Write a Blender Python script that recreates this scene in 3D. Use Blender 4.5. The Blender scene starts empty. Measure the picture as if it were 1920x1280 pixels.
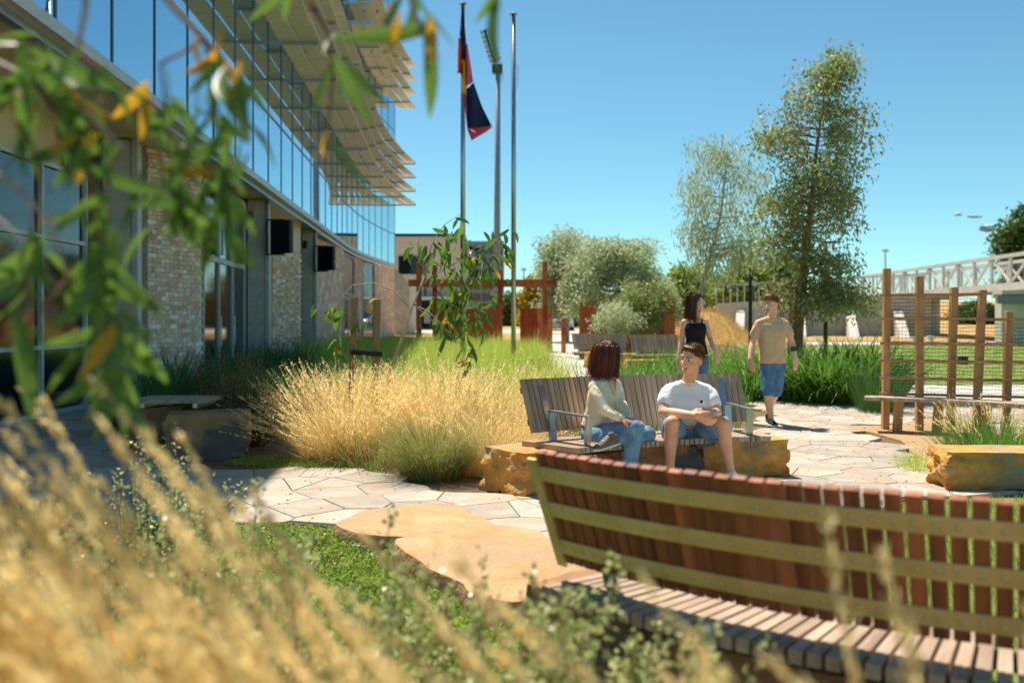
import bpy, bmesh, math, random
import numpy as np
from mathutils import Vector, Matrix, noise
random.seed(7); rng = np.random.default_rng(7)
C = bpy.context.scene.collection
S = bpy.context.scene
R = math.radians
# ---------------------------------------------------------------- camera, sky, sun, exposure
F = 1866.7; H = 1.38; HY = 602.0            # focal length in photo pixels, eye height, horizon row
cam = bpy.data.cameras.new('camera'); co = bpy.data.objects.new('camera', cam); C.objects.link(co)
co.location = (0, 0, H); co.rotation_euler = (R(90), 0, 0)
cam.sensor_width = 36; cam.lens = 35; cam.shift_y = -38/1920; cam.clip_end = 4000; cam.clip_start = .05
cam.dof.use_dof = True; cam.dof.focus_distance = 8.5; cam.dof.aperture_fstop = 1.7
S.camera = co
SUN_AZ, SUN_EL = 30.0, 63.0                  # degrees left of the view axis, elevation
w = bpy.data.worlds.new('World'); S.world = w; w.use_nodes = True
nt = w.node_tree; bgn = nt.nodes['Background']
sky = nt.nodes.new('ShaderNodeTexSky'); sky.sky_type = 'NISHITA'; sky.sun_disc = False
sky.sun_elevation = R(SUN_EL); sky.sun_rotation = R(-SUN_AZ)
sky.air_density = 1.0; sky.dust_density = 0; sky.ozone_density = 2.2; sky.altitude = 1800
tint = nt.nodes.new('ShaderNodeMix'); tint.data_type = 'RGBA'; tint.blend_type = 'MULTIPLY'; tint.inputs['Factor'].default_value = 1
tint.inputs['B'].default_value = (.62, .92, .84, 1)             # the photograph's teal white balance
nt.links.new(sky.outputs[0], tint.inputs['A']); nt.links.new(tint.outputs['Result'], bgn.inputs[0]); bgn.inputs[1].default_value = .094
sl = bpy.data.lights.new('sun', 'SUN'); so = bpy.data.objects.new('sun', sl); C.objects.link(so)
sl.energy = 4.6; sl.angle = R(.53); sl.color = (1, .90, .76)
sd = Vector((-math.sin(R(SUN_AZ))*math.cos(R(SUN_EL)), math.cos(R(SUN_AZ))*math.cos(R(SUN_EL)), math.sin(R(SUN_EL))))
so.rotation_euler = sd.to_track_quat('Z', 'Y').to_euler(); so.location = (-8, 20, 40)
S.view_settings.view_transform = 'Standard'; S.view_settings.look = 'None'
S.view_settings.exposure = .75; S.view_settings.gamma = 1
# ---------------------------------------------------------------- helpers
def gz(Y):                                    # the ground is level near by and rises gently towards the road
    return 0.0 if Y < 20 else min((Y-20)/50*.7, .9)
def P(x, y, Y): return Vector(((x-960)/F*Y, Y, H-(y-HY)/F*Y))
def G(x, y):
    Y = H*F/(y-HY); return Vector(((x-960)/F*Y, Y, 0))
def GX(x, Y): return Vector(((x-960)/F*Y, Y, gz(Y)))
def lin(c):
    return tuple(((v/255)/12.92 if v/255 <= .04045 else ((v/255+.055)/1.055)**2.4) for v in c) + (1,)
def tag(o, label=None, cat=None, group=None, kind=None):
    if label: o['label'] = label
    if cat: o['category'] = cat
    if group: o['group'] = group
    if kind: o['kind'] = kind
    return o
def empty(name, loc=(0,0,0), rz=0, label=None, cat=None, group=None):
    o = bpy.data.objects.new(name, None); C.objects.link(o); o.location = loc; o.rotation_euler = (0,0,rz)
    o.empty_display_size = .1
    return tag(o, label, cat, group)
def link(name, me, mat=None, parent=None):
    o = bpy.data.objects.new(name, me); C.objects.link(o)
    if mat is not None and len(me.materials) == 0: me.materials.append(mat)
    if parent is not None:
        o.parent = parent
        o.matrix_parent_inverse = parent_world(parent).inverted()
    return o
def parent_world(o):
    m = Matrix.LocRotScale(o.location, o.rotation_euler, o.scale)
    if o.parent is not None: m = parent_world(o.parent) @ o.matrix_parent_inverse @ m
    return m
def mesh_quads(name, V, Fq, smooth=False):
    me = bpy.data.meshes.new(name); V = np.asarray(V, np.float32); Fq = np.asarray(Fq, np.int32)
    k = Fq.shape[1]
    me.vertices.add(len(V)); me.vertices.foreach_set('co', V.ravel())
    me.loops.add(Fq.size); me.loops.foreach_set('vertex_index', Fq.ravel())
    me.polygons.add(len(Fq)); me.polygons.foreach_set('loop_start', np.arange(0, Fq.size, k, dtype=np.int32))
    me.update(calc_edges=True)
    if smooth: me.shade_smooth()
    return me
class MB:
    def __init__(s): s.v = []; s.f = []
    def add(s, vs, fs):
        n = len(s.v); s.v += [tuple(v) for v in vs]; s.f += [tuple(i+n for i in f) for f in fs]; return s
    def hexa(s, p): # 8 corners: bottom 4 ccw, top 4 ccw
        return s.add(p, [(3,2,1,0),(4,5,6,7),(0,1,5,4),(1,2,6,5),(2,3,7,6),(3,0,4,7)])
    def box(s, c, d, rz=0, m=None):
        x, y, z = d[0]/2, d[1]/2, d[2]/2
        M = Matrix.Translation(c) @ Matrix.Rotation(rz, 4, 'Z') if m is None else m
        return s.hexa([M @ Vector(q) for q in ((-x,-y,-z),(x,-y,-z),(x,y,-z),(-x,y,-z),(-x,-y,z),(x,-y,z),(x,y,z),(-x,y,z))])
    def bar(s, a, b, w, h, up=(0,0,1)):       # a rectangular bar from a to b
        a = Vector(a); b = Vector(b); d = (b-a).normalized(); u = Vector(up)
        if abs(d.dot(u)) > .98: u = Vector((0,1,0))
        r = d.cross(u).normalized(); u = r.cross(d)
        q = [(-w/2,-h/2),(w/2,-h/2),(w/2,h/2),(-w/2,h/2)]
        return s.hexa([a+r*i+u*j for i, j in q] + [b+r*i+u*j for i, j in q])
    def tube(s, pts, rad, n=8, cap=True):
        pts = [Vector(p) for p in pts]; m = len(pts)
        if not hasattr(rad, '__len__'): rad = [rad]*m
        rings = []; ref = None
        for i in range(m):
            d = (pts[min(i+1,m-1)]-pts[max(i-1,0)])
            d = d.normalized() if d.length > 1e-9 else Vector((0,0,1))
            if ref is None:
                ref = d.orthogonal().normalized()
            ref = (ref-d*ref.dot(d)); ref = ref.normalized() if ref.length > 1e-6 else d.orthogonal().normalized()
            b = d.cross(ref)
            rings.append([pts[i]+(ref*math.cos(2*math.pi*k/n)+b*math.sin(2*math.pi*k/n))*rad[i] for k in range(n)])
        vs = [v for r in rings for v in r]; fs = []
        for i in range(m-1):
            for k in range(n):
                fs.append((i*n+k, i*n+(k+1)%n, (i+1)*n+(k+1)%n, (i+1)*n+k))
        if cap: fs.append(tuple(reversed(range(n)))); fs.append(tuple(range((m-1)*n, m*n)))
        return s.add(vs, fs)
    def prism(s, poly, z0, z1, inset=0):
        n = len(poly); cx = sum(p[0] for p in poly)/n; cy = sum(p[1] for p in poly)/n
        def ins(p): 
            l = math.hypot(p[0]-cx, p[1]-cy) or 1; k = max(0, 1-inset/l); return cx+(p[0]-cx)*k, cy+(p[1]-cy)*k
        vs = [(p[0],p[1],z0) for p in poly] + [(p[0],p[1],z1-inset) for p in poly] 
        fs = [tuple(reversed(range(n)))] + [(i,(i+1)%n,n+(i+1)%n,n+i) for i in range(n)]
        if inset:
            vs += [(*ins(p), z1) for p in poly]
            fs += [(n+i,n+(i+1)%n,2*n+(i+1)%n,2*n+i) for i in range(n)] + [tuple(range(2*n,3*n))]
        else: fs.append(tuple(range(n,2*n)))
        return s.add(vs, fs)
    def mesh(s, name, smooth=False):
        me = bpy.data.meshes.new(name); me.from_pydata(s.v, [], s.f); me.update()
        if smooth: me.shade_smooth()
        return me
    def build(s, name, mat, parent=None, smooth=False, bevel=0):
        o = link(name, s.mesh(name, smooth), mat, parent)
        if bevel:
            b = o.modifiers.new('b', 'BEVEL'); b.width = bevel; b.segments = 1; b.limit_method = 'ANGLE'
        return o
# ---------------------------------------------------------------- materials
MATS = {}
def mat(name, c1, c2=None, rough=.7, scale=8, bump=0, metal=0, stretch=None, objrand=0, c3=None, scale3=1.5, spec=.4, bscale=None, detail=6):
    m = bpy.data.materials.new(name); m.use_nodes = True; N = m.node_tree.nodes; L = m.node_tree.links
    b = N['Principled BSDF']; b.inputs['Roughness'].default_value = rough; b.inputs['Metallic'].default_value = metal
    b.inputs['Specular IOR Level'].default_value = spec
    tc = N.new('ShaderNodeTexCoord'); mp = N.new('ShaderNodeMapping'); L.new(tc.outputs['Object'], mp.inputs[0])
    if stretch: mp.inputs['Scale'].default_value = stretch
    oi = N.new('ShaderNodeObjectInfo')
    if objrand:
        vm = N.new('ShaderNodeVectorMath'); vm.operation = 'SCALE'; cx = N.new('ShaderNodeCombineXYZ')
        for i in range(3): L.new(oi.outputs['Random'], cx.inputs[i])
        L.new(cx.outputs[0], vm.inputs[0]); vm.inputs['Scale'].default_value = 37; L.new(vm.outputs[0], mp.inputs['Location'])
    nz = N.new('ShaderNodeTexNoise'); nz.inputs['Scale'].default_value = scale; nz.inputs['Detail'].default_value = detail
    nz.inputs['Roughness'].default_value = .62
    L.new(mp.outputs[0], nz.inputs[0])
    rp = N.new('ShaderNodeValToRGB'); rp.color_ramp.elements[0].position = .35; rp.color_ramp.elements[1].position = .66
    rp.color_ramp.elements[0].color = lin(c1); rp.color_ramp.elements[1].color = lin(c2 or c1)
    L.new(nz.outputs['Fac'], rp.inputs[0]); out = rp.outputs[0]
    if c3:
        n3 = N.new('ShaderNodeTexNoise'); n3.inputs['Scale'].default_value = scale3; n3.inputs['Detail'].default_value = 5
        L.new(mp.outputs[0], n3.inputs[0])
        r3 = N.new('ShaderNodeValToRGB'); r3.color_ramp.elements[0].position = .52; r3.color_ramp.elements[1].position = .6
        L.new(n3.outputs['Fac'], r3.inputs[0])
        mx = N.new('ShaderNodeMix'); mx.data_type = 'RGBA'; L.new(r3.outputs[0], mx.inputs['Factor']); L.new(out, mx.inputs['A'])
        mx.inputs['B'].default_value = lin(c3); out = mx.outputs['Result']
    if objrand:
        hs = N.new('ShaderNodeHueSaturation'); mr = N.new('ShaderNodeMapRange')
        L.new(oi.outputs['Random'], mr.inputs[0]); mr.inputs['To Min'].default_value = 1-objrand; mr.inputs['To Max'].default_value = 1+objrand
        L.new(mr.outputs[0], hs.inputs['Value']); L.new(out, hs.inputs['Color']); out = hs.outputs[0]
    L.new(out, b.inputs['Base Color'])
    if bump:
        bp = N.new('ShaderNodeBump'); bp.inputs['Strength'].default_value = bump; bp.inputs['Distance'].default_value = .02
        src = nz
        if bscale:
            src = N.new('ShaderNodeTexNoise'); src.inputs['Scale'].default_value = bscale; src.inputs['Detail'].default_value = 5
            L.new(mp.outputs[0], src.inputs[0])
        L.new(src.outputs['Fac'], bp.inputs['Height']); L.new(bp.outputs[0], b.inputs['Normal'])
    MATS[name] = m; return m
def leafmat(name, cols, trans=.35, rough=.5, perobj=False):
    m = bpy.data.materials.new(name); m.use_nodes = True; N = m.node_tree.nodes; L = m.node_tree.links
    b = N['Principled BSDF']; b.inputs['Roughness'].default_value = rough; b.inputs['Specular IOR Level'].default_value = .35
    g = N.new('ShaderNodeNewGeometry'); rp = N.new('ShaderNodeValToRGB'); oi = N.new('ShaderNodeObjectInfo'); L.new(oi.outputs['Random'] if perobj else g.outputs['Random Per Island'], rp.inputs[0])
    e = rp.color_ramp.elements
    if len(cols) == 1: cols = cols*2
    for i, c in enumerate(cols):
        pos = i/(max(1, len(cols)-1))
        el = e[0] if i == 0 else (e[1] if i == len(cols)-1 and len(cols) > 1 else e.new(pos))
        el.position = pos; el.color = lin(c)
    tr = N.new('ShaderNodeBsdfTranslucent'); mx = N.new('ShaderNodeMixShader'); mx.inputs[0].default_value = trans
    L.new(rp.outputs[0], b.inputs['Base Color']); L.new(rp.outputs[0], tr.inputs[0])
    L.new(b.outputs[0], mx.inputs[1]); L.new(tr.outputs[0], mx.inputs[2]); L.new(mx.outputs[0], N['Material Output'].inputs[0])
    MATS[name] = m; return m
mat('soil', (92,74,52), (126,104,72), .95, 6, .6)
mat('mortar', (150,140,126), (120,112,100), .95, 20, .4)
mat('flag', (190,179,164), (160,151,140), .85, 5, .4, objrand=.17, bscale=60, c3=(176,160,138), scale3=2.2)
mat('gravel', (196,164,124), (160,128,92), .95, 60, .8)
mat('lawn', (92,120,44), (128,140,58), .95, 3, .3)
mat('drygrass', (190,156,92), (160,124,66), .95, 2, .5)
mat('concrete', (206,202,192), (182,178,168), .85, 3, .2, bscale=30)
mat('concrete_col', (214,208,196), (190,186,176), .8, 4, .15, bscale=40)
mat('soffit', (226,210,180), (214,196,166), .7, 2, .05)
mat('metal', (186,190,194), (168,172,176), .3, 20, 0, .85)
mat('steel_dark', (28,32,36), (20,24,28), .45, 10)
mat('mullion', (78,104,116), None, .4, 4, 0, .5)
mat('white_trim', (196,200,200), (180,184,184), .5, 5)
mat('wood_grey', (192,172,148), (150,128,104), .7, 14, .35, stretch=(1,1,.08), objrand=.16)
mat('wood_seat', (190,170,146), (146,124,102), .75, 14, .35, stretch=(1,.1,1), objrand=.14)
mat('wood_red', (184,110,68), (120,66,40), .5, 12, .4, stretch=(1,1,.08), objrand=.38)
mat('wood_post', (196,152,104), (162,118,76), .65, 10, .3, stretch=(1,1,.08), objrand=.1)
mat('stake', (150,126,90), (120,98,70), .8, 10, .3, stretch=(1,1,.1))
mat('brass', (232,206,142), (212,184,118), .45, 6, .1, .3)
mat('corten', (210,116,66), (176,86,48), .8, 4, .3, c3=(146,76,50), scale3=1.2)
mat('ochre', (226,172,92), (178,118,52), .88, 5, 1.0, c3=(160,142,116), scale3=2.4, objrand=.05, bscale=22, detail=10)
mat('ochre_flat', (198,164,122), (180,138,94), .88, 3.5, 1.0, objrand=.05, bscale=26, c3=(174,146,112), scale3=2.0, detail=10)
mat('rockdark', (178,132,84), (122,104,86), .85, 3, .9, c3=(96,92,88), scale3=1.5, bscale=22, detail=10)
mat('brickm', (232,198,168), (212,170,138), .9, 7, .4, objrand=.2, c3=(244,236,226), scale3=3)
mat('brick_far', (190,160,136), (160,126,100), .9, 7, .4)
mat('brick_mortar', (232,224,212), (218,210,198), .95, 20, .3)
mat('beige', (206,192,168), (196,182,158), .8, 2)
mat('greyblue', (130,146,164), (112,128,148), .5, 2)
mat('darkglass', (14,26,34), None, .06, 2, spec=.9)
mat('black', (14,15,18), (20,21,24), .45, 6)
mat('strap', (18,18,20), None, .6)
mat('bark', (170,140,112), (120,84,58), .85, 6, .6, stretch=(1,1,.3), c3=(150,80,44), scale3=1.6)
mat('bark_pale', (196,184,168), (160,140,122), .8, 8, .3)
mat('twig_red', (150,84,78), (110,60,50), .7, 10)
mat('twig_pale', (190,172,160), (150,128,118), .7, 10)
mat('bark_dark', (86,66,48), (60,46,36), .9, 6, .5)
mat('skin', (238,180,144), (230,166,130), .5, 9, .05)
mat('skin_b', (240,190,160), (232,176,146), .5, 9, .05)
mat('skin_c', (226,168,132), (216,154,120), .5, 9, .05)
mat('cream_knit', (242,228,200), (236,218,188), .9, 40, .3, stretch=(1,1,.15))
mat('white_cotton', (246,246,246), (242,242,244), .9, 8, .15)
mat('tan_cotton', (222,190,150), (212,178,138), .9, 10, .15)
mat('navy', (14,17,28), (20,24,36), .85, 20, .1)
mat('denim', (124,162,190), (92,130,164), .9, 14, .2, bscale=120)
mat('denim_mid', (100,142,180), (74,110,150), .9, 12, .2, bscale=120)
mat('hair_auburn', (104,50,32), (64,30,22), .55, 30, .5, stretch=(1,1,.08))
mat('hair_brown', (96,66,44), (52,34,24), .45, 30, .5, stretch=(1,1,.08))
mat('hair_blond', (150,112,72), (96,66,40), .5, 40, .6)
mat('hair_short', (130,94,60), (80,54,34), .5, 40, .6)
mat('eyewhite', (230,226,220), None, .3); mat('iris', (50,36,28), None, .3); mat('lip', (184,96,84), None, .5)
mat('teeth', (236,230,220), None, .3)
mat('shoe_brown', (120,104,90), (104,90,78), .85, 20, .2); mat('rubber', (226,222,214), None, .7)
mat('shoe_dark', (52,58,62), (34,38,42), .8, 20, .2); mat('sock', (232,232,230), None, .9)
mat('tattoo', (70,66,70), None, .7)
mat('tyre', (20,20,20), None, .9); mat('carpaint', (176,186,196), None, .2, 3, 0, .3); mat('plate', (70,120,180), None, .4)
mat('lamp_glass', (230,230,226), None, .2)
mat('perf_gold', (232,224,200), (216,206,178), .5, 5, 0, .2)
mat('flag_navy', (30,42,88), (24,34,74), .8, 9); mat('flag_red', (232,86,56), (220,70,52), .8, 9)
mat('flag_yellow', (236,186,40), None, .8); mat('flag_pink', (230,96,124), (214,80,106), .8, 9)
mat('cloud', (240,240,240), None, 1)
# facade glass: a dark pane with a strong mirror coat
gm = bpy.data.materials.new('facade_glass'); gm.use_nodes = True; N = gm.node_tree.nodes; L = gm.node_tree.links
b = N['Principled BSDF']; b.inputs['Base Color'].default_value = (.012,.05,.085,1); b.inputs['Roughness'].default_value = .03
gl = N.new('ShaderNodeBsdfGlossy'); gl.inputs[0].default_value = (.62,.82,.95,1); gl.inputs[1].default_value = .015
mx = N.new('ShaderNodeMixShader'); mx.inputs[0].default_value = .72
L.new(b.outputs[0], mx.inputs[1]); L.new(gl.outputs[0], mx.inputs[2]); L.new(mx.outputs[0], N['Material Output'].inputs[0]); MATS['facade_glass'] = gm
leafmat('gum_leaf', [(92,120,52),(70,98,46),(112,132,62),(84,104,62),(150,120,50),(80,112,48)], .45, .4)
leafmat('gum_leaf_near', [(116,150,62),(96,130,56),(136,164,68),(106,134,66),(88,120,52)], .5, .35, True); leafmat('gum_leaf_yellow', [(206,160,44)], .5, .4)
leafmat('euc_crown', [(150,178,104),(186,200,150),(126,156,96),(202,208,166),(164,190,138),(160,156,104)], .5, .45)
leafmat('euc_grey', [(184,204,166),(162,188,140),(206,218,190),(146,172,120),(184,188,142)], .5, .5)
leafmat('green_crown', [(118,146,56),(144,166,66),(98,126,52),(164,174,78)], .35)
leafmat('dark_crown', [(94,124,60),(116,144,66),(80,108,54)], .3)
leafmat('yellow_crown', [(206,164,24),(186,150,30),(160,144,40)], .4)
leafmat('red_leaf', [(150,62,40),(120,70,44),(170,96,60)], .35)
leafmat('strap_green', [(96,138,54),(134,174,68),(76,116,46),(180,204,98),(112,154,58)], .45, .4)
leafmat('strap_dark', [(84,126,62),(104,146,70),(70,108,56)], .35, .4)
leafmat('gold_grass', [(236,210,148),(224,194,124),(242,222,170),(208,176,104),(230,204,134)], .45, .6)
leafmat('straw_plume', [(255,228,158),(248,214,136),(255,238,180)], .6, .7)
leafmat('green_tussock', [(120,142,74),(96,124,60),(146,160,92),(84,108,54),(180,168,100)], .4, .5)
leafmat('lime_grass', [(190,210,84),(206,220,102),(168,194,74),(222,218,124),(178,202,84)], .45, .5)
leafmat('lawn_blade', [(104,146,44),(128,160,56),(86,124,40),(150,166,70)], .4, .5)
leafmat('cover_leaf', [(122,160,54),(146,178,66),(100,138,48),(166,184,86)], .4, .45)
leafmat('shrub_leaf', [(164,180,98),(188,196,122),(138,158,80),(208,208,152)], .35, .3)
leafmat('shrub_brown', [(150,128,84),(122,114,72),(172,146,94),(104,108,66)], .3, .6)
leafmat('dry_blade', [(196,160,92),(178,140,74),(210,178,112)], .3, .7)
M = MATS
# ---------------------------------------------------------------- leaf and blade clouds
def unit(a): return a/np.maximum(np.linalg.norm(a, axis=1, keepdims=True), 1e-9)
def leaves(name, pos, dirs, Ls, Ws, m, parent, fold=.25, kind='stuff'):
    n = len(pos); d = unit(dirs); s = unit(np.cross(d, rng.normal(size=(n,3)))); u = np.cross(s, d)
    Ls = np.broadcast_to(Ls, (n,))[:,None]; Ws = np.broadcast_to(Ws, (n,))[:,None]
    v = np.stack([pos, pos+d*Ls*.42+s*Ws/2+u*Ws*fold, pos+d*Ls, pos+d*Ls*.42-s*Ws/2+u*Ws*fold], 1).reshape(-1,3)
    o = link(name, mesh_quads(name, v, np.arange(4*n).reshape(n,4)), M[m], parent)
    if kind and parent is None: o['kind'] = kind
    return o
def blade_arrays(base, az, lean, curl, Ls, Ws, seg=4):
    n = len(base); az = np.broadcast_to(az,(n,)); lean = np.broadcast_to(lean,(n,)); curl = np.broadcast_to(curl,(n,))
    Ls = np.broadcast_to(Ls,(n,)); Ws = np.broadcast_to(Ws,(n,))
    h = np.stack([np.cos(az), np.sin(az), np.zeros(n)], 1); tw = rng.uniform(-.9,.9,n)
    s = np.stack([-np.sin(az+tw), np.cos(az+tw), np.zeros(n)], 1)
    p = base.copy(); rows = []
    for k in range(seg+1):
        wd = (Ws*(1-.92*(k/seg)**1.5))[:,None]
        rows += [p-s*wd/2, p+s*wd/2]
        th = lean+curl*(k/seg); tip = p
        p = p+(Ls/seg)[:,None]*(np.sin(th)[:,None]*h+np.cos(th)[:,None]*np.array([0,0,1.]))
    V = np.stack(rows, 1).reshape(-1,3); q = 2*(seg+1)
    one = np.array([[2*k,2*k+1,2*k+3,2*k+2] for k in range(seg)])
    Fq = (np.arange(n)*q)[:,None,None]+one[None]
    return V, Fq.reshape(-1,4), tip
def blades(name, base, az, lean, curl, Ls, Ws, m, parent=None, seg=4):
    V, Fq, tip = blade_arrays(base, az, lean, curl, Ls, Ws, seg)
    o = link(name, mesh_quads(name, V, Fq), M[m], parent); return o
def disc(n, c, r, z=0):
    a = rng.uniform(0, 2*np.pi, n); q = np.sqrt(rng.uniform(0,1,n))*r
    return np.stack([c[0]+q*np.cos(a), c[1]+q*np.sin(a), np.full(n, z)], 1)
def inpoly(pts, poly):
    x, y = pts[:,0], pts[:,1]; ins = np.zeros(len(pts), bool); n = len(poly)
    for i in range(n):
        (x0,y0),(x1,y1) = poly[i][:2], poly[(i+1)%n][:2]
        c = ((y0 > y) != (y1 > y)) & (x < (x1-x0)*(y-y0)/((y1-y0) or 1e-9)+x0); ins ^= c
    return ins
def scatter(n, poly, z=0):
    xs = [p[0] for p in poly]; ys = [p[1] for p in poly]
    q = np.stack([rng.uniform(min(xs),max(xs),n), rng.uniform(min(ys),max(ys),n), np.full(n,z)],1)
    return q[inpoly(q, poly)]
# ================================================================ SETTING
def strip(name, x0, x1, ys, m, dz, kind='structure', sub=1):
    vs = []; fs = []
    for Y in ys:
        a = x0(Y) if callable(x0) else x0; b_ = x1(Y) if callable(x1) else x1
        vs += [(a+(b_-a)*i/sub, Y, gz(Y)+dz) for i in range(sub+1)]
    q = sub+1
    for i in range(len(ys)-1):
        for j in range(sub): fs.append((i*q+j, i*q+j+1, (i+1)*q+j+1, (i+1)*q+j))
    o = MB().add(vs, fs).build(name, M[m]); o['kind'] = kind; return o
def flat(name, poly, m, z, kind='structure'):
    o = MB().add([(p[0],p[1],z) for p in poly], [tuple(range(len(poly)))]).build(name, M[m]); o['kind'] = kind
    me = o.data
    if me.polygons[0].normal.z < 0: me.flip_normals()
    return o
strip('ground', -600, 600, [-12,0,5,10,15,20,30,40,50,60,70,84.3,120,300,1200], 'soil', -.03)
# lawns, paths and dry ground to the right and far away
strip('lawn', lambda Y: 7.6+(Y-24)*.10, lambda Y: 60, [21.5,24,28,32,36,40,44], 'lawn', .0)
strip('footpath', lambda Y: 5.6, lambda Y: 60, [17.3,20,21.4], 'concrete', -.008)
strip('far_footpath', lambda Y: 8, lambda Y: 70, [44.2,46,48], 'concrete', .0)
strip('dry_field', lambda Y: -60, lambda Y: 300, [49,60,70,84.3,120,300], 'drygrass', -.008)
strip('road', lambda Y: -30, lambda Y: 12, [64,70,74], 'concrete', .004)
strip('garden_path', lambda Y: .9+(Y-24)*.02, lambda Y: 2.6+(Y-24)*.05, [22,26,30,34,40,48,60], 'concrete', -.004)
strip('terrace', -7.6, -3.4, [8.5,12,16,20], 'concrete_col', -.022)
DIRT = [G(1575,797), G(1660,798), G(1740,783), G(1850,790), G(1840,850), G(1762,872), G(1715,852), G(1690,826), G(1640,812)]
gp = MB().prism([(p[0],p[1]) for p in DIRT][::-1], -.06, .002).build('gravel_patch', M['gravel']); gp['kind'] = 'structure'
LC = (3.9, 5.2); LR = 2.6
flat('lawn_circle', [(LC[0]+LR*math.cos(a*math.pi/24), LC[1]+LR*math.sin(a*math.pi/24)) for a in range(48)], 'lawn', -.004)
LEFTP = [G(-150,772), G(268,768), G(300,845), G(420,868), G(620,885), G(720,892), G(880,930), G(1060,950), G(1075,1075), G(900,1030), G(640,986), G(440,981), G(330,985), G(-150,905)]
RIGHTP = [(.2,7.3), G(960,930), G(1440,820), G(1395,738), G(1655,756), G(1900,752), G(2050,790), G(1850,850), G(1770,870), G(1760,925), (4.2,8.3), (2.4,8.2), (1.0,6.9)]
def paved(q):
    a = inpoly(q, LEFTP) | inpoly(q, RIGHTP)
    r = np.hypot(q[:,0]-2.9, q[:,1]-5.5); a |= (r < 3.7) & (q[:,1] > 6.2)
    a &= np.hypot(q[:,0]-LC[0], q[:,1]-LC[1]) > LR+.12
    return a & ~inpoly(q, DIRT)
# a mortar bed, then the flagstones one by one (Voronoi cells shrunk to leave the joints)
seeds = []
gx = np.arange(-9, 9.5, .52); gy = np.arange(1.5, 18.5, .40)
for j, y in enumerate(gy):
    for x in gx: seeds.append((x+(j%2)*.26+random.uniform(-.25,.25), y+random.uniform(-.19,.19), 0))
seeds = np.array(seeds); keep = paved(seeds); cells = []
for i in np.where(keep)[0]:
    s = seeds[i]; d = np.hypot(seeds[:,0]-s[0], seeds[:,1]-s[1]); nb = np.argsort(d)[1:18]
    poly = [(s[0]-1,s[1]-1),(s[0]+1,s[1]-1),(s[0]+1,s[1]+1),(s[0]-1,s[1]+1)]
    for k in nb:
        mx_, my_ = (s[0]+seeds[k,0])/2, (s[1]+seeds[k,1])/2; nx, ny = seeds[k,0]-s[0], seeds[k,1]-s[1]
        l = math.hypot(nx,ny); nx /= l; ny /= l; off = .0045
        out = []
        for a in range(len(poly)):
            p, q = poly[a], poly[(a+1)%len(poly)]
            dp = (p[0]-mx_)*nx+(p[1]-my_)*ny+off; dq = (q[0]-mx_)*nx+(q[1]-my_)*ny+off
            if dp <= 0: out.append(p)
            if dp*dq < 0:
                t = dp/(dp-dq); out.append((p[0]+(q[0]-p[0])*t, p[1]+(q[1]-p[1])*t))
        poly = out
        if len(poly) < 3: break
    if len(poly) >= 3: cells.append((s, poly))
pave = MB()
for s, poly in cells:
    c = [(s[0]+(p[0]-s[0])*1.06, s[1]+(p[1]-s[1])*1.06, -.016+random.uniform(0,.0015)) for p in poly]; pave.add(c, [tuple(range(len(c)))])
pv = pave.build('paving', M['mortar']); pv['kind'] = 'structure'
def vis(s):
    Y = max(s[1], .1); x = 960+s[0]/Y*F; y = HY+H*F/Y
    return (-40 < x < 1960 and y < 1320)
cells.sort(key=lambda c: (not vis(c[0]), c[0][1]))
rest = MB()
for k, (s, poly) in enumerate(cells):
    z = random.uniform(-.001,.005)
    if k < 296:
        mb = MB().prism([(p[0]-s[0],p[1]-s[1]) for p in poly], -.03, 0, .004)
        o = mb.build('flagstone', M['flag'], pv); o.location = (s[0], s[1], z)
    else: rest.prism(poly, z-.03, z, .004)
if rest.v:
    o = rest.build('flagstone_field', M['flag'], pv); o['kind'] = 'stuff'
# dry mound and hills
def hill(name, c, rx, ry, h, m, n=28):
    vs = []; fs = []
    for j in range(n+1):
        for i in range(n+1):
            u = -1+2*i/n; v = -1+2*j/n; x = c[0]+u*rx; y = c[1]+v*ry; r = math.hypot(u,v)
            z = h*max(0, .5+.5*math.cos(math.pi*min(1,r)))
            if r < .97: z += noise.noise(Vector((x*.3,y*.3,0)))*h*.08
            vs.append((x, y, gz(y)-.15+z))
    for j in range(n):
        for i in range(n): a = j*(n+1)+i; fs.append((a,a+1,a+n+2,a+n+1))
    o = MB().add(vs, fs).build(name, M[m], smooth=True); o['kind'] = 'structure'; return o
hill('dry_mound', (9.6,49,0), 2.9, 5, 1.55, 'drygrass')
hill('far_hill', (180,420,0), 260, 120, 9, 'drygrass')
# ---------------------------------------------------------------- the big glass building on the left
SOF = 4.6; TOP = 16.4; Y0 = 3.6; PW = 1.885; YE = 59.5
def XG(Y): return -4.43-.064*Y+(0 if Y < 42 else .0048*(Y-42)**2)
bld = empty('glass_building', (-9, 20, 0), 0, 'large curving glass-fronted building with brick ground floor and slatted sunshades', 'building')
ysd = [Y0+PW*k for k in range(int((YE-Y0)/PW)+1)]           # mullion lines
rows = [SOF+.12, 6.45, 8.9, 10.7, 12.5, 14.5]; rows_t = rows+[17.2, 20.0]
def rowsat(Y): return rows[:5] if Y < 33 else (rows if Y < 40.5 else rows_t)
def quadpane(a, b_, z0, z1, t=.03):
    mb = MB(); d = Vector((b_[0]-a[0], b_[1]-a[1], 0)).normalized(); n = Vector((d.y,-d.x,0))*t
    A = Vector((a[0],a[1],0)); B = Vector((b_[0],b_[1],0))
    return mb.hexa([A+Vector((0,0,z0)), A+n+Vector((0,0,z0)), B+n+Vector((0,0,z0)), B+Vector((0,0,z0)),
                    A+Vector((0,0,z1)), A+n+Vector((0,0,z1)), B+n+Vector((0,0,z1)), B+Vector((0,0,z1))])
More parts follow.
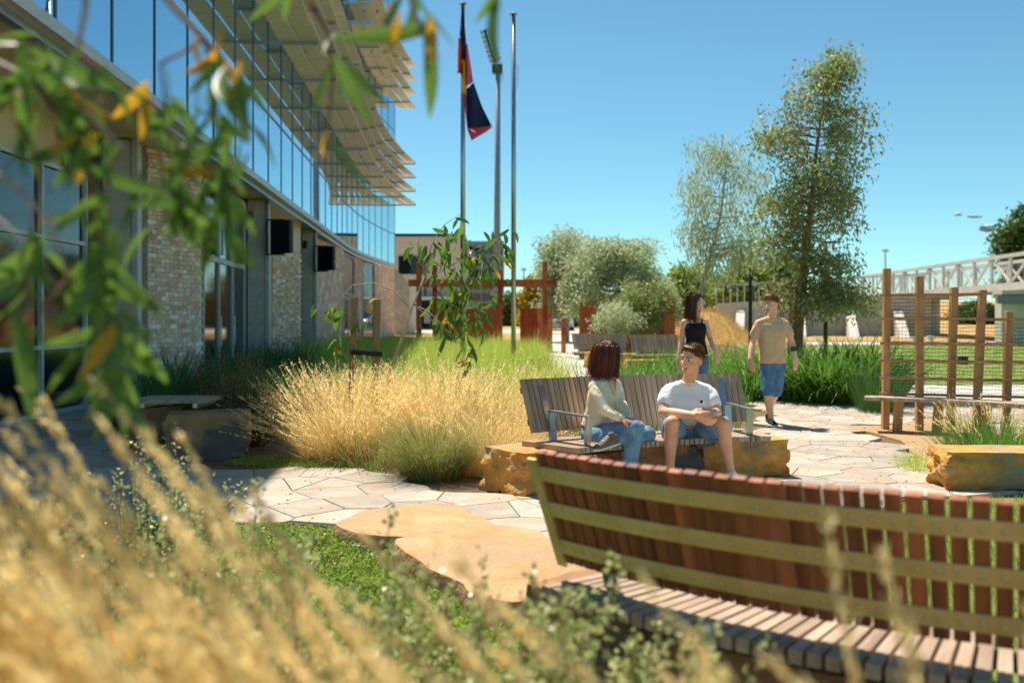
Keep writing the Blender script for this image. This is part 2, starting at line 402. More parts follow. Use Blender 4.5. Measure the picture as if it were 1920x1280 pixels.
for k in range(len(ysd)-1):
    rr = rowsat(ysd[k])
    for r in range(len(rr)-1):
        a = (XG(ysd[k]), ysd[k]+.02); c = (XG(ysd[k+1]), ysd[k+1]-.02)
        quadpane(a, c, rr[r]+.02, rr[r+1]-.02).build('glass_pane', gm, bld)
for k, Y in enumerate(ysd):
    top = rowsat(Y)[-1]
    MB().box((XG(Y)+.02, Y, (SOF+top)/2), (.05,.04,top-SOF-.1)).build('mullion', M['mullion'], bld)
def along(z, dx, w_, h_, y0=Y0, y1=YE, step=2):
    mb = MB(); n = len([y for y in ysd if y0-.1 <= y <= y1+.1]); ys = [y for y in ysd if y0-.1 <= y <= y1+.1]
    for i in range(len(ys)-1):
        mb.bar((XG(ys[i])+dx, ys[i], z), (XG(ys[i+1])+dx, ys[i+1], z), w_, h_)
    return mb
for z in rows[1:5]: along(z, .01, .07, .05).build('transom', M['mullion'], bld)
along(14.5, .01, .07, .05, 33).build('transom', M['mullion'], bld)
for z in rows_t[6:]: along(z, .012, .07, .05, 40.4).build('transom', M['mullion'], bld)
along(SOF+.03, .03, .16, .15).build('fascia', M['white_trim'], bld)
along(SOF-.09, -.1, .12, .1).build('drip_edge', M['metal'], bld)
mb = MB()                                                    # core behind the panes, soffit and roof
for i in range(len(ysd)-1):
    a, c = ysd[i], ysd[i+1]; t = rowsat(a)[-1]
    mb.hexa([(-22,a,SOF+.2),(XG(a)-.25,a,SOF+.2),(XG(c)-.25,c,SOF+.2),(-22,c,SOF+.2),(-22,a,t),(XG(a)-.25,a,t),(XG(c)-.25,c,t),(-22,c,t)])
mb.build('core', M['steel_dark'], bld)
for i in range(0, len(ysd)-1):                               # soffit boards, a joint between each pair
    a, c = ysd[i]+.008, ysd[i+1]-.008
    MB().hexa([(-12,a,SOF-.02),(XG(a)-.04,a,SOF-.02),(XG(c)-.04,c,SOF-.02),(-12,c,SOF-.02),(-12,a,SOF+.1),(XG(a)-.04,a,SOF+.1),(XG(c)-.04,c,SOF+.1),(-12,c,SOF+.1)]).build('soffit_panel', M['soffit'], bld)
# slatted sunshades: three banks of four shelves, each shelf made of slats, carried on brackets
for bank in range(2):
    zb = 8.15+bank*5.6; ya = 20.5 if bank == 0 else 41
    ysx = [y for y in ysd if y >= ya]; sp = MB(); zs_ = zb+3*.8+.2
    for i in range(len(ysx)-1): sp.bar((XG(ysx[i])+.78, ysx[i], zs_), (XG(ysx[i+1])+.78, ysx[i+1], zs_), .05, .06)
    so_ = sp.build('sunshade', M['metal'], bld)
    for i in range(0, len(ysx), 2):
        for sh in range(4): MB().bar((XG(ysx[i])+.05, ysx[i], zb+sh*.8+.02), (XG(ysx[i])+1.25, ysx[i], zb+sh*.8+.02), .05, .08).build('shelf_bracket', M['metal'], so_)
    for sh in range(4):
        z = zb+sh*.8+.09
        for i in range(len(ysx)-1):
            a, c = ysx[i]+.03, ysx[i+1]-.03
            for (x0, x1) in ((.30,.74),(.82,1.30)):
                MB().hexa([(XG(a)+x0,a,z),(XG(a)+x1,a,z-.02),(XG(c)+x1,c,z-.02),(XG(c)+x0,c,z),(XG(a)+x0,a,z+.03),(XG(a)+x1,a,z+.01),(XG(c)+x1,c,z+.01),(XG(c)+x0,c,z+.03)]).build('shade_panel', M['perf_gold'], so_)
# ground floor: back wall, columns, brick piers, glazing
def wallseg(name, a, b_, z0, z1, m, t=.25, parent=bld):
    d = Vector((b_[0]-a[0], b_[1]-a[1], 0)); l = d.length; c = Vector(((a[0]+b_[0])/2, (a[1]+b_[1])/2, (z0+z1)/2)); ang = math.atan2(d.y, d.x)
    n = Vector((math.sin(ang), -math.cos(ang), 0))
    return MB().box(c-n*t/2, (l, t, z1-z0), ang).build(name, M[m], parent)
wallseg('back_wall', (-9.6,6), (-9.6,60), -.03, SOF-.02, 'steel_dark')
def col_at(x0, x1, Y, depth=.5):
    a = GX(x0, Y).x; b_ = GX(x1, Y).x
    c = MB().box(((a+b_)/2, Y+depth/2, SOF/2-.02), (b_-a, depth, SOF-.05)).build('column', M['concrete_col'], bld, bevel=.02)
    MB().box((b_+.06, Y+.02, SOF/2-.02), (.10, .10, SOF-.06)).build('edge_channel', M['white_trim'], bld)
    return c
for x0, x1, Y in ((190,247,17.4),(463,497,26),(566,588,34.5)): col_at(x0, x1, Y)
def brickwall(a, b_, z0, z1, real):
    d = Vector((b_[0]-a[0], b_[1]-a[1], 0)); l = d.length; ang = math.atan2(d.y, d.x); u = d.normalized(); n = Vector((u.y, -u.x, 0))
    w0 = wallseg('brick_wall', a, b_, z0, z1, 'brick_mortar', .22)
    bl, bh, j = .235, .076, .011; me = None
    proto = MB().box((0,0,0), (bl,.05,bh)).mesh('brick'); proto.materials.append(M['brickm'])
    half = MB().box((0,0,0), (bl/2-j/2,.05,bh)).mesh('brick'); half.materials.append(M['brickm'])
    nr = int((z1-z0)/(bh+j)); nc = int(l/(bl+j)); joined = MB(); cnt = 0
    for r in range(nr):
        for c in range(nc+1):
            offs = (bl+j)/2 if r % 2 else 0
            s = bl/2+c*(bl+j)-offs; m_ = proto
            if r % 2 and c == 0: s = bl/4; m_ = half
            if s+bl/2 > l+.02: continue
            p = Vector((a[0],a[1],0))+u*s+n*(.012+random.uniform(0,.004)); z = z1-.03-bh/2-r*(bh+j)
            if real and cnt < 298:
                o = link('brick', m_, None, w0); o.location = (p.x,p.y,z); o.rotation_euler = (0,0,ang); cnt += 1
            else: joined.box((p.x,p.y,z), (bl if m_ is proto else bl/2-j/2,.05,bh), ang)
    if joined.v:
        o = joined.build('brick_courses', M['brickm'], w0); o['kind'] = 'stuff'
A = GX(274,18.2); B_ = GX(378,19.7)
brickwall((A.x,A.y), (B_.x,B_.y), .0, SOF-.03, True)
a = GX(510,31); c = GX(564,32.6); brickwall((a.x,a.y), (c.x,c.y), 0, 3.6, True)
wallseg('header_panel', (a.x,a.y), (c.x,c.y), 3.62, SOF-.02, 'soffit')
a = GX(592,37); c = GX(644,43); brickwall((a.x,a.y), (c.x,c.y), 0, 4.5, True)
a = GX(664,48); c = GX(679,50.5); brickwall((a.x,a.y), (c.x,c.y), 0, 4.5, False)
a = GX(702,53); c = GX(738,59); brickwall((a.x,a.y), (c.x,c.y), 0, 4.5, False)
def glazing(a, b_, z0, z1, n, name, doors=False, lightf='white_trim'):
    d = Vector((b_[0]-a[0], b_[1]-a[1], 0)); l = d.length; u = d.normalized(); nn = Vector((u.y,-u.x,0)); A_ = Vector((a[0],a[1],0))
    fr = MB()
    for k in range(n+1):
        p = A_+u*(l*k/n); fr.bar(p+Vector((0,0,z0)), p+Vector((0,0,z1)), .09, .07)
    for z in (z0+.04, z1-.04) + ((2.75,) if doors else (1.0, 2.6)): fr.bar(A_+Vector((0,0,z)), A_+d+Vector((0,0,z)), .08, .12 if doors else .06)
    f = fr.build(name, M[lightf], bld)
    zs = [z0+.1, (2.68 if doors else 2.56), (2.83 if doors else 2.64), z1-.08]
    for k in range(n):
        p = A_+u*(l*(k+.5)/n)-nn*.02
        for (za, zb) in ((zs[0],zs[1]),(zs[2],zs[3])):
            MB().box((p.x,p.y,(za+zb)/2), (l/n-.1,.02,zb-za), math.atan2(u.y,u.x)).build('pane', M['darkglass'], f)
        if doors and k:
            q = A_+u*(l*k/n+.12)+nn*.05; MB().tube([q+Vector((0,0,.8)), q+Vector((0,0,1.5))], .018, 6).build('handle', M['metal'], f)
a = GX(-160,11.2); c = GX(158,15.8); glazing((a.x,a.y), (c.x,c.y), 0, 3.7, 3, 'shopfront')
a2 = GX(-170,11.1); c2 = GX(190,17.2); wallseg('lintel', (a2.x-.3,a2.y), (c2.x-.3,c2.y), 3.72, SOF-.02, 'soffit')
a = GX(379,21.0); c = GX(457,25.4); glazing((a.x,a.y), (c.x,c.y), 0, 4.4, 3, 'sliding_door', True)
a = GX(645,44); c = GX(663,47.6); glazing((a.x,a.y), (c.x,c.y), 0, 4.4, 1, 'tall_window')
a = GX(680,51); c = GX(701,52.8); glazing((a.x,a.y), (c.x,c.y), 0, 4.4, 1, 'tall_window')
wallseg('return_wall', GX(150,16.2).to_2d(), GX(190,17.3).to_2d(), 0, SOF-.02, 'steel_dark')
wallseg('return_wall', GX(455,25.6).to_2d(), GX(463,26.2).to_2d(), 0, SOF-.02, 'steel_dark')
wallseg('return_wall', GX(500,26.6).to_2d(), GX(509,31).to_2d(), 0, SOF-.02, 'concrete_col')
wallseg('return_wall', GX(589,35).to_2d(), GX(592,37).to_2d(), 0, SOF-.02, 'concrete_col')
# fittings fixed under the soffit: wall lamps and two big black screens in brackets
for x, y, Y, lab in ((180,240,17.3,'small black cylinder downlight on the nearest concrete column'),(470,406,25.9,'small black box downlight on the middle concrete column'),(573,459,34.4,'small black cylinder downlight on the farthest concrete column')):
    p = P(x, y, Y); o = empty('wall_lamp', p, 0, lab, 'lamp', 'downlights on the columns')
    MB().tube([p+Vector((0,-.03,.13)), p+Vector((0,-.03,-.12))], .07, 12).build('housing', M['black'], o)
    MB().tube([p+Vector((0,-.03,-.115)), p+Vector((0,-.03,-.125))], .055, 12).build('lens', M['lamp_glass'], o)
    MB().box(p+Vector((0,.05,0)), (.06,.14,.06)).build('mount', M['black'], o)
for (xa, xb, ya, yb, Y, lab) in ((503,546,413,475,25.5,'large black outdoor screen on a bracket, nearer of two'),(592,626,462,507,34.0,'black outdoor screen on a bracket, farther and smaller of two')):
    p0 = P(xa, ya, Y); p1 = P(xb, yb, Y); w_ = p1.x-p0.x; h_ = p0.z-p1.z; cx = (p0.x+p1.x)/2; cz = (p0.z+p1.z)/2
    o = empty('outdoor_screen', (cx, Y, cz), 0, lab, 'screen', 'screens under the soffit')
    MB().box((cx+.05, Y, cz), (w_*1.05, .16, h_), R(-22)).build('screen_case', M['black'], o, bevel=.02)
    m_ = Matrix.Translation((cx+.05,Y,cz)) @ Matrix.Rotation(R(-22),4,'Z')
    MB().box((0,0,0), (w_*.98,.01,h_*.92), m=m_ @ Matrix.Translation((0,-.084,0))).build('screen_glass', M['darkglass'], o)
    x_ = p0.x-.06
    fr = MB()
    for z in (p0.z+.02, p1.z-.02): fr.bar((x_,Y+.1,z), (cx+.1,Y+.12,z), .04, .04)
    fr.bar((x_,Y+.1,p1.z-.04), (x_,Y+.1,p0.z+.04), .05, .05)
    fr.bar((x_,Y+.1,p0.z), (x_,Y+.1,SOF-.01), .03, .03)
    fr.build('bracket', M['black'], o)
# ---------------------------------------------------------------- buildings far behind
def px_box(name, x0, x1, y0, y1, Y, depth, m, parent, proud=0):
    a = P(x0, y0, Y-proud); c = P(x1, y1, Y-proud); zb = c.z
    return MB().hexa([(a.x,Y-proud,zb),(c.x,Y-proud,zb),(c.x,Y+depth,zb),(a.x,Y+depth,zb),(a.x,Y-proud,a.z),(c.x,Y-proud,a.z),(c.x,Y+depth,a.z),(a.x,Y+depth,a.z)]).build(name, M[m], parent)
hb = empty('beige_building', GX(800,76), 0, 'plain beige two-storey block behind the rust-coloured pergola', 'building')
px_box('wall', 735, 868, 441, 624, 76, 10, 'beige', hb); px_box('parapet', 733, 870, 438, 443, 76, 10.1, 'steel_dark', hb, .12)
w1 = px_box('window', 747, 793, 480, 514, 76, .1, 'steel_dark', hb, .06); px_box('pane', 750, 768, 482, 512, 76, .1, 'darkglass', w1, .1); px_box('pane', 770, 791, 482, 512, 76, .1, 'facade_glass', w1, .1)
px_box('canopy', 768, 868, 556, 562, 76, 1, 'white_trim', hb, 1.5)
s1 = px_box('shopfront', 770, 866, 563, 618, 76, .1, 'steel_dark', hb, .06)
for k in range(5): px_box('pane', 772+k*19, 788+k*19, 566, 612, 76, .1, 'darkglass', s1, .1)
px_box('notice', 795, 807, 588, 606, 76, .05, 'white_trim', hb, .16)
px_box('downpipe', 796, 798, 495, 600, 76, .1, 'steel_dark', hb, .14)
wb = empty('white_wall_block', GX(760,60.5), 0, 'low white rendered block at the far end of the glass building', 'building')
px_box('wall', 738, 768, 532, 632, 60.6, 4, 'concrete', wb)
MB().add([P(738,500,60.6), P(738,531.5,60.6), P(768,531.5,60.6), P(738,500,64.6), P(738,531.5,64.6), P(768,531.5,64.6)], [(0,1,2),(5,4,3),(0,3,4,1),(1,4,5,2),(2,5,3,0)]).build('gable', M['concrete'], wb)
gb = empty('office_block', GX(905,130), 0, 'pale blue-grey office block far behind the flagpoles', 'building')
px_box('wall', 872, 944, 452, 612, 130, 14, 'greyblue', gb)
for r in range(6):
    for c in range(5): px_box('window', 876+c*13.5, 886+c*13.5, 462+r*22, 476+r*22, 130, .2, 'darkglass', gb, .15)
# ---------------------------------------------------------------- footbridge, ramp wall and buttresses on the right
br = empty('footbridge', (22,55,gz(55)), 0, 'grey steel truss footbridge crossing the background at right', 'bridge')
def bp(t, z): # a point along the bridge, t metres from its near end
    a = Vector((22.6,36,0)); b_ = Vector((24.2,72,0)); d = (b_-a)/36; p = a+d*t; return Vector((p.x,p.y,z))
ZD, ZT = 2.98, 4.42
for side, dx in ((0,0),(1,2.6)):
    o_ = Vector((dx,0,0))
    MB().bar(bp(-4,ZD)+o_, bp(36,ZD)+o_, .22, .34).build('deck_beam', M['concrete'], br)
    MB().bar(bp(-4,ZT)+o_, bp(36,ZT)+o_, .16, .16).build('top_rail', M['metal_paint'] if 'metal_paint' in M else M['concrete'], br)
    n = 20
    for k in range(n+1):
        t = -4+40*k/n
        MB().bar(bp(t,ZD+.17)+o_, bp(t,ZT-.08)+o_, .12, .12).build('post', M['concrete'], br)
        if k < n: 
            za, zb = (ZD+.2, ZT-.1) if k % 2 else (ZT-.1, ZD+.2)
            MB().bar(bp(t+.1,za)+o_, bp(t+1.9,zb)+o_, .09, .09).build('diagonal', M['concrete'], br)
    wires = MB()
    for z in np.arange(ZD+.3, ZT-.1, .13): wires.bar(bp(-4,z)+o_+Vector((.1,0,0)), bp(36,z)+o_+Vector((.1,0,0)), .014, .014)
    wires.build('infill_wires', M['metal'], br)['kind'] = 'stuff'
MB().hexa([bp(-4,ZD-.1)+Vector((.1,0,0)), bp(-4,ZD-.1)+Vector((2.5,0,0)), bp(36,ZD-.1)+Vector((2.5,0,0)), bp(36,ZD-.1)+Vector((.1,0,0)), bp(-4,ZD+.02)+Vector((.1,0,0)), bp(-4,ZD+.02)+Vector((2.5,0,0)), bp(36,ZD+.02)+Vector((2.5,0,0)), bp(36,ZD+.02)+Vector((.1,0,0))]).build('deck', M['concrete'], br)
ab = empty('bridge_abutment', (22.5,41,gz(41)), 0, 'pale concrete abutment wall under the near end of the footbridge', 'wall')
MB().box((24.2,43.2,1.2), (6.2,.6,2.6)).build('wall', M['concrete'], ab); MB().box((24.2,43.1,2.62), (6.4,.9,.16)).build('cap', M['white_trim'], ab)
MB().box((21.6,42.8,2.3), (1.4,.06,.34)).build('window', M['darkglass'], ab)
pr = empty('bridge_pier', (23.6,58,gz(58)), 0, 'round concrete pier below the footbridge seen through the mesh screen', 'pier')
MB().tube([(24.4,58,.3),(24.4,58,2.75)], .5, 16).build('shaft', M['concrete'], pr, True); MB().box((24.4,58,2.72),(2.6,1,.2)).build('cap_beam', M['concrete'], pr)
rw = empty('ramp_wall', (15,57,gz(57)), 0, 'long concrete ramp wall with sloping buttresses behind the eucalyptus', 'wall')
ra, rb = Vector((12.3,60,0)), Vector((24.0,57,0)); u = (rb-ra).normalized(); nrm = Vector((u.y,-u.x,0))
if nrm.y > 0: nrm = -nrm
def rp_(t, z, o_=0): p = ra+u*t+nrm*o_; return Vector((p.x,p.y,z))
Lr = (rb-ra).length
MB().hexa([rp_(0,.3), rp_(Lr,.3), rp_(Lr,.3,-.5), rp_(0,.3,-.5), rp_(0,2.45), rp_(Lr,3.05), rp_(Lr,3.05,-.5), rp_(0,2.45,-.5)]).build('wall', M['concrete'], rw)
for t in (1.2,4.6,7.4,10.0):
    MB().hexa([rp_(t,.3,.02), rp_(t,.3,3.6), rp_(t+.5,.3,3.6), rp_(t+.5,.3,.02), rp_(t,2.1,.02), rp_(t,.42,3.6), rp_(t+.5,.42,3.6), rp_(t+.5,2.1,.02)]).build('buttress', M['concrete'], rw)
MB().bar(rp_(0,3.55,-.2), rp_(Lr,4.1,-.2), .08, .08).build('handrail', M['metal'], rw)
for k in range(30):
    t = Lr*k/29; MB().bar(rp_(t,2.46+.6*k/29-.02,-.2), rp_(t,3.52+.55*k/29,-.2), .05, .05).build('baluster', M['white_trim'], rw)
# ================================================================ BOULDERS
def rock(name, loc, d, rz, m, seed, label, cat='boulder', group=None, parent=None, rough=.10, flat_top=True):
    bm = bmesh.new(); bmesh.ops.create_cube(bm, size=2); bmesh.ops.subdivide_edges(bm, edges=bm.edges[:], cuts=19, use_grid_fill=True)
    off = Vector((seed*13.1, seed*7.7, seed*3.3))
    for v in bm.verts:
        p = v.co.copy(); q = p.normalized()*1.22; k = .14
        p = p*(1-k)+q*k                                     # round the cube a little
        f = noise.noise(p*.9+off)*.20+noise.noise(p*2.1+off)*.13+noise.noise(p*5+off)*.045+noise.noise(p*11+off)*.03
        st = round((noise.noise(p*1.5+off*2))*4)/4*.10      # broken ledges
        top = flat_top and v.co.z > .95
        if top: p.z = 1+noise.noise(p*2+off)*.05; p.x *= 1+f*rough*4; p.y *= 1+f*rough*4
        else: p *= 1+f*rough*5+st
        v.co = Vector((p.x*d[0]/2, p.y*d[1]/2, (p.z+1)*d[2]/2))
        if v.co.z < .0: v.co.z = -.05
    me = bpy.data.meshes.new(name); bm.to_mesh(me); bm.free(); me.shade_smooth()
    o = link(name, me, M[m]); o.location = loc; o.rotation_euler = (0,0,rz); tag(o, label, cat, group)
    e = o.modifiers.new('e','EDGE_SPLIT'); e.split_angle = R(32)
    return o
def slab(name, outline, ztop, th, m, seed, label, cat='boulder'):
    pts = []; n = len(outline)                               # a flat rock: rounded outline with an uneven rim
    for i in range(n):
        for t in range(6):
            a, b_, c, d = [Vector((*outline[(i+j-1)%n][:2],0)) for j in range(4)]; t_ = t/6
            p = .5*((2*b_)+(c-a)*t_+(2*a-5*b_+4*c-d)*t_*t_+(3*b_-a-3*c+d)*t_**3)
            pts.append(p*(1)+Vector((noise.noise(p*5+Vector((seed,0,0))),noise.noise(p*5+Vector((0,seed,0))),0))*.03)
    cx = sum(p.x for p in pts)/len(pts); cy = sum(p.y for p in pts)/len(pts); mb = MB(); rings = ((1.0,0),(1.015,.5),(1.0,.9),(.99,1),(.7,1.0),(.35,1.0))
    vs = []; N_ = len(pts)
    for s_, zt in rings:
        for p in pts:
            x = cx+(p.x-cx)*s_; y = cy+(p.y-cy)*s_; z = ztop-th+th*zt
            z += noise.noise(Vector((x*2.2,y*2.2,seed)))*.022+noise.noise(Vector((x*8,y*8,seed)))*.006 if zt > .8 else 0
            vs.append((x,y,max(z,-.05) if zt else -.05))
    fs = [(r*N_+i, r*N_+(i+1)%N_, (r+1)*N_+(i+1)%N_, (r+1)*N_+i) for r in range(len(rings)-1) for i in range(N_)]
    vs.append((cx,cy,ztop)); k = len(vs)-1; q = (len(rings)-1)*N_
    fs += [(q+i, q+(i+1)%N_, k) for i in range(N_)]
    me = mb.add(vs, fs).mesh(name, True); o = link(name, me, M[m]); tag(o, label, cat)
    e = o.modifiers.new('e','EDGE_SPLIT'); e.split_angle = R(40); return o
def GZ(x, y, z):
    Y = (H-z)*F/(y-HY); return ((x-960)/F*Y, Y)
slab('flat_boulder', [GZ(x,y,.07) for x,y in ((636,985),(672,957),(760,947),(850,944),(890,962),(930,985),(900,1000),(800,1006),(700,1004))], .07, .12, 'ochre_flat', 3, 'smaller pale ochre flat boulder at the edge of the left path')
slab('flat_boulder', [GZ(x,y,.11) for x,y in ((745,1010),(880,985),(985,990),(1060,1030),(1120,1090),(1010,1120),(930,1125),(850,1085),(770,1045))], .11, .16, 'ochre_flat', 9, 'larger flat orange boulder in front of the near bench')
# ================================================================ CURVED SLATTED BENCHES
def curved_bench(Cc, a0, a1, Rf, Rr, zs, label, straps, bwood, seatdepth_ext=None, pitch=.0575, arms=True, simple=False, zt=None, group=None):
    zt = zt or zs+.51; zb = zs+.075; Rb, Rt = Rr-.13, Rr+.02
    mid = R((a0+a1)/2); cxy = (Cc[0]+Rr*math.cos(mid), Cc[1]+Rr*math.sin(mid), zs)
    o = empty('slatted_bench', (cxy[0],cxy[1],0), 0, label, 'bench', group)
    def pol(a, r, z): return Vector((Cc[0]+r*math.cos(a), Cc[1]+r*math.sin(a), z))
    n = int(abs(R(a1-a0))*Rr/pitch); sw = pitch*.80
    ms = MB().box((0,0,0), (sw*.93, Rr-Rf, .045)).mesh('seat_slat'); ms.materials.append(M['wood_seat'])
    # wedge: narrower at the front, as the curve asks
    for v in ms.vertices:
        if v.co.y > 0: v.co.x *= 1.0
        else: v.co.x *= Rf/Rr*1.0
    bl = math.hypot(zt-zb, Rt-Rb); mbk = MB().box((0,0,0), (sw, .028, bl)).mesh('back_slat'); mbk.materials.append(M[bwood])
    tilt = math.atan2(Rt-Rb, zt-zb)
    for k in range(n):
        a = R(a0)+(R(a1)-R(a0))*(k+.5)/n
        s_ = link('seat_slat', ms, None, o); p = pol(a, (Rf+Rr)/2, zs-.0225+random.uniform(-.0015,.0015)); s_.location = p; s_.rotation_euler = (0,0,a-math.pi/2)
        q = link('back_slat', mbk, None, o); q.location = pol(a, (Rb+Rt)/2+random.uniform(-.001,.001), (zb+zt)/2+random.uniform(-.002,.002)); q.rotation_euler = Matrix.Rotation(a-math.pi/2,3,'Z').to_4x4().to_3x3().__matmul__(Matrix.Rotation(-tilt,3,'X')).to_euler()
    nr = math.cos(tilt), -math.sin(tilt)                      # outward normal of the rear face in (r, z)
    def band(f, wd, th, side, nm, m):
        mb = MB(); ns = max(8, n//2); r0 = Rb+(Rt-Rb)*f; z0 = zb+(zt-zb)*f; off = side*(.014+th/2+.001)
        rc, zc = r0+nr[0]*off, z0+nr[1]*off; tr = (math.sin(tilt), math.cos(tilt)); vs = []; fs = []
        for k in range(ns+1):
            a = R(a0)+(R(a1)-R(a0))*k/ns
            for du, dn in ((-wd/2,-th/2),(-wd/2,th/2),(wd/2,th/2),(wd/2,-th/2)):
                vs.append(pol(a, rc+tr[0]*du+nr[0]*dn, zc+tr[1]*du+nr[1]*dn))
        for k in range(ns):
            for j in range(4): fs.append((k*4+j, k*4+(j+1)%4, (k+1)*4+(j+1)%4, (k+1)*4+j))
        fs += [(3,2,1,0), tuple(ns*4+j for j in range(4))]
        b_ = mb.add(vs, fs).build(nm, M[m], o); return b_, (rc+nr[0]*side*th/2, zc+nr[1]*side*th/2)
    if straps:
        bm_ = MB().tube([(0,0,-.004),(0,0,.004),(0,0,.006)], [.010,.010,.006], 8).mesh('bolt', True); bm_.materials.append(M['brass'])
        for f in (.16,.50,.82):
            b_, (rc, zc) = band(f, .060, .007, 1, 'strap', 'brass')
            for k in range(n):
                a = R(a0)+(R(a1)-R(a0))*(k+.5)/n; w_ = link('bolt', bm_, None, b_); w_.location = pol(a, rc, zc)
                w_.rotation_euler = Vector((math.cos(a)*nr[0], math.sin(a)*nr[0], nr[1])).to_track_quat('Z','Y').to_euler()
        for a in (R(a0)-.003, R(a1)+.003):
            MB().bar(pol(a,Rb+.012,zb-.02), pol(a,Rt+.014,zt-.03), .05, .012, up=(math.cos(a),math.sin(a),0)).build('end_plate', M['brass'], o)
    else:
        for f in (.2,.8): band(f, .05, .008, 1, 'rear_rail', 'metal')
    for r in (Rf+.20, Rr-.14):                                 # bearers below the slats
        mb = MB(); ns = 10
        for k in range(ns):
            b0, b1 = R(a0)+(R(a1)-R(a0))*k/ns, R(a0)+(R(a1)-R(a0))*(k+1)/ns; mb.bar(pol(b0,r,zs-.07), pol(b1,r,zs-.07), .05, .05)
        mb.build('bearer', M['steel_dark'], o)
    fr = .09
    for a in (R(a0)+(R(a1)-R(a0))*fr, R(a0)+(R(a1)-R(a0))*(1-fr)):
        br_ = MB(); br_.bar(pol(a,Rb-.04,zs), pol(a,Rb-.02,zb+.03), .07, .012, up=(math.cos(a),math.sin(a),0)); br_.bar(pol(a,Rb-.022,zb), pol(a,Rt-.025,zt-.04), .06, .008, up=(math.cos(a),math.sin(a),0)); br_.build('back_bracket', M['metal'], o)
        if arms:
            arm = MB(); sdv = Vector((-math.sin(a),math.cos(a),0))
            A0, A1, A2, A3 = pol(a,Rf+.07,zs+.004), pol(a,Rf+.045,zs+.235), pol(a,Rb-.02,zs+.25), pol(a,Rb-.05,zs+.004)
            for p, q in ((A0,A1),(A1,A2),(A2,A3)): 
                d = (q-p).normalized(); nn = d.cross(sdv); arm.bar(p-d*.006, q+d*.006, .065, .012, up=nn)
            arm.build('armrest', M['metal'], o)
    return o
C2 = (2.87, 5.14)
curved_bench(C2, 99.8, 131.2, 3.58, 4.24, .38, 'curved grey timber slat bench the couple sit on, silver armrests', False, 'wood_grey')
C1 = (2.93, 5.87)
curved_bench(C1, 216.5, 256, 2.86, 3.51, .38, 'near curved reddish slat bench with riveted brass bands across its back', True, 'wood_red', arms=False)
# stones that carry them
rock('boulder', (.20,8.27,0), (.66,.62,.335), R(35), 'ochre', 1, 'rough ochre boulder under the left end of the couple\'s bench')
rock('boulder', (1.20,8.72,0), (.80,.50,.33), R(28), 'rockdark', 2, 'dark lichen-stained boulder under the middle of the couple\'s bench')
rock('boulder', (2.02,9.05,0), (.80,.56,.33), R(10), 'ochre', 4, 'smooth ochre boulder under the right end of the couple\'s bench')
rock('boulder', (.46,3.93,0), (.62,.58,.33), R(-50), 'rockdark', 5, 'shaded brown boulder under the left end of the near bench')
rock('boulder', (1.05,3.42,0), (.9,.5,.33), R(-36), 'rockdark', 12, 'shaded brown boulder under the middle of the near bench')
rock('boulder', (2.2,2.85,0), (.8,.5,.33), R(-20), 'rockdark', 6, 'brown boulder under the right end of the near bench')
rock('boulder', (4.25,8.35,0), (1.35,.55,.31), R(-4), 'ochre', 7, 'long squared ochre boulder below the green tuft at right')
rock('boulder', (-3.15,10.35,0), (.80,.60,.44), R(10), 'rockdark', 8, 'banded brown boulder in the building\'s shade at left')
# the low slatted seat on the shaded boulder
sb = empty('stone_seat', (-3.55,10.75,0), 0, 'low grey slatted seat on a boulder in the building\'s shade', 'bench')
for k in range(9): MB().box((-3.62,10.50+k*.072,.535), (.80,.062,.04)).build('seat_slat', M['wood_seat'], sb)
for dx in (-.28,.28): MB().box((-3.62+dx,10.79,.49), (.05,.6,.05)).build('bearer', M['metal'], sb)
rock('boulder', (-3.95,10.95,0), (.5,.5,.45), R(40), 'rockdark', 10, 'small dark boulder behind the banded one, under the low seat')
# benches further back
for (cx, cy, a0, a1, lab) in ((3.4,24.6,92,116,'distant slatted bench in front of the long rust panel, farther left'),(4.4,22.2,88,110,'distant slatted bench just behind the seated woman\'s head')):
    curved_bench((cx,cy), a0, a1, 3.3, 3.9, .42+gz(27), lab, False, 'wood_grey', pitch=.09, arms=False)
for (x, Y, sx, lab, sd_) in ((1128,27.4,.9,'far ochre boulder under the distant left bench',21),(1165,26.6,.8,'far ochre boulder under the distant right bench',22),(1205,23.5,.8,'ochre boulder beside the garden path behind the woman',23)):
    g = GX(x,Y); rock('boulder', (g.x,g.y,g.z), (sx,.6,.42), 0, 'ochre', sd_, lab)
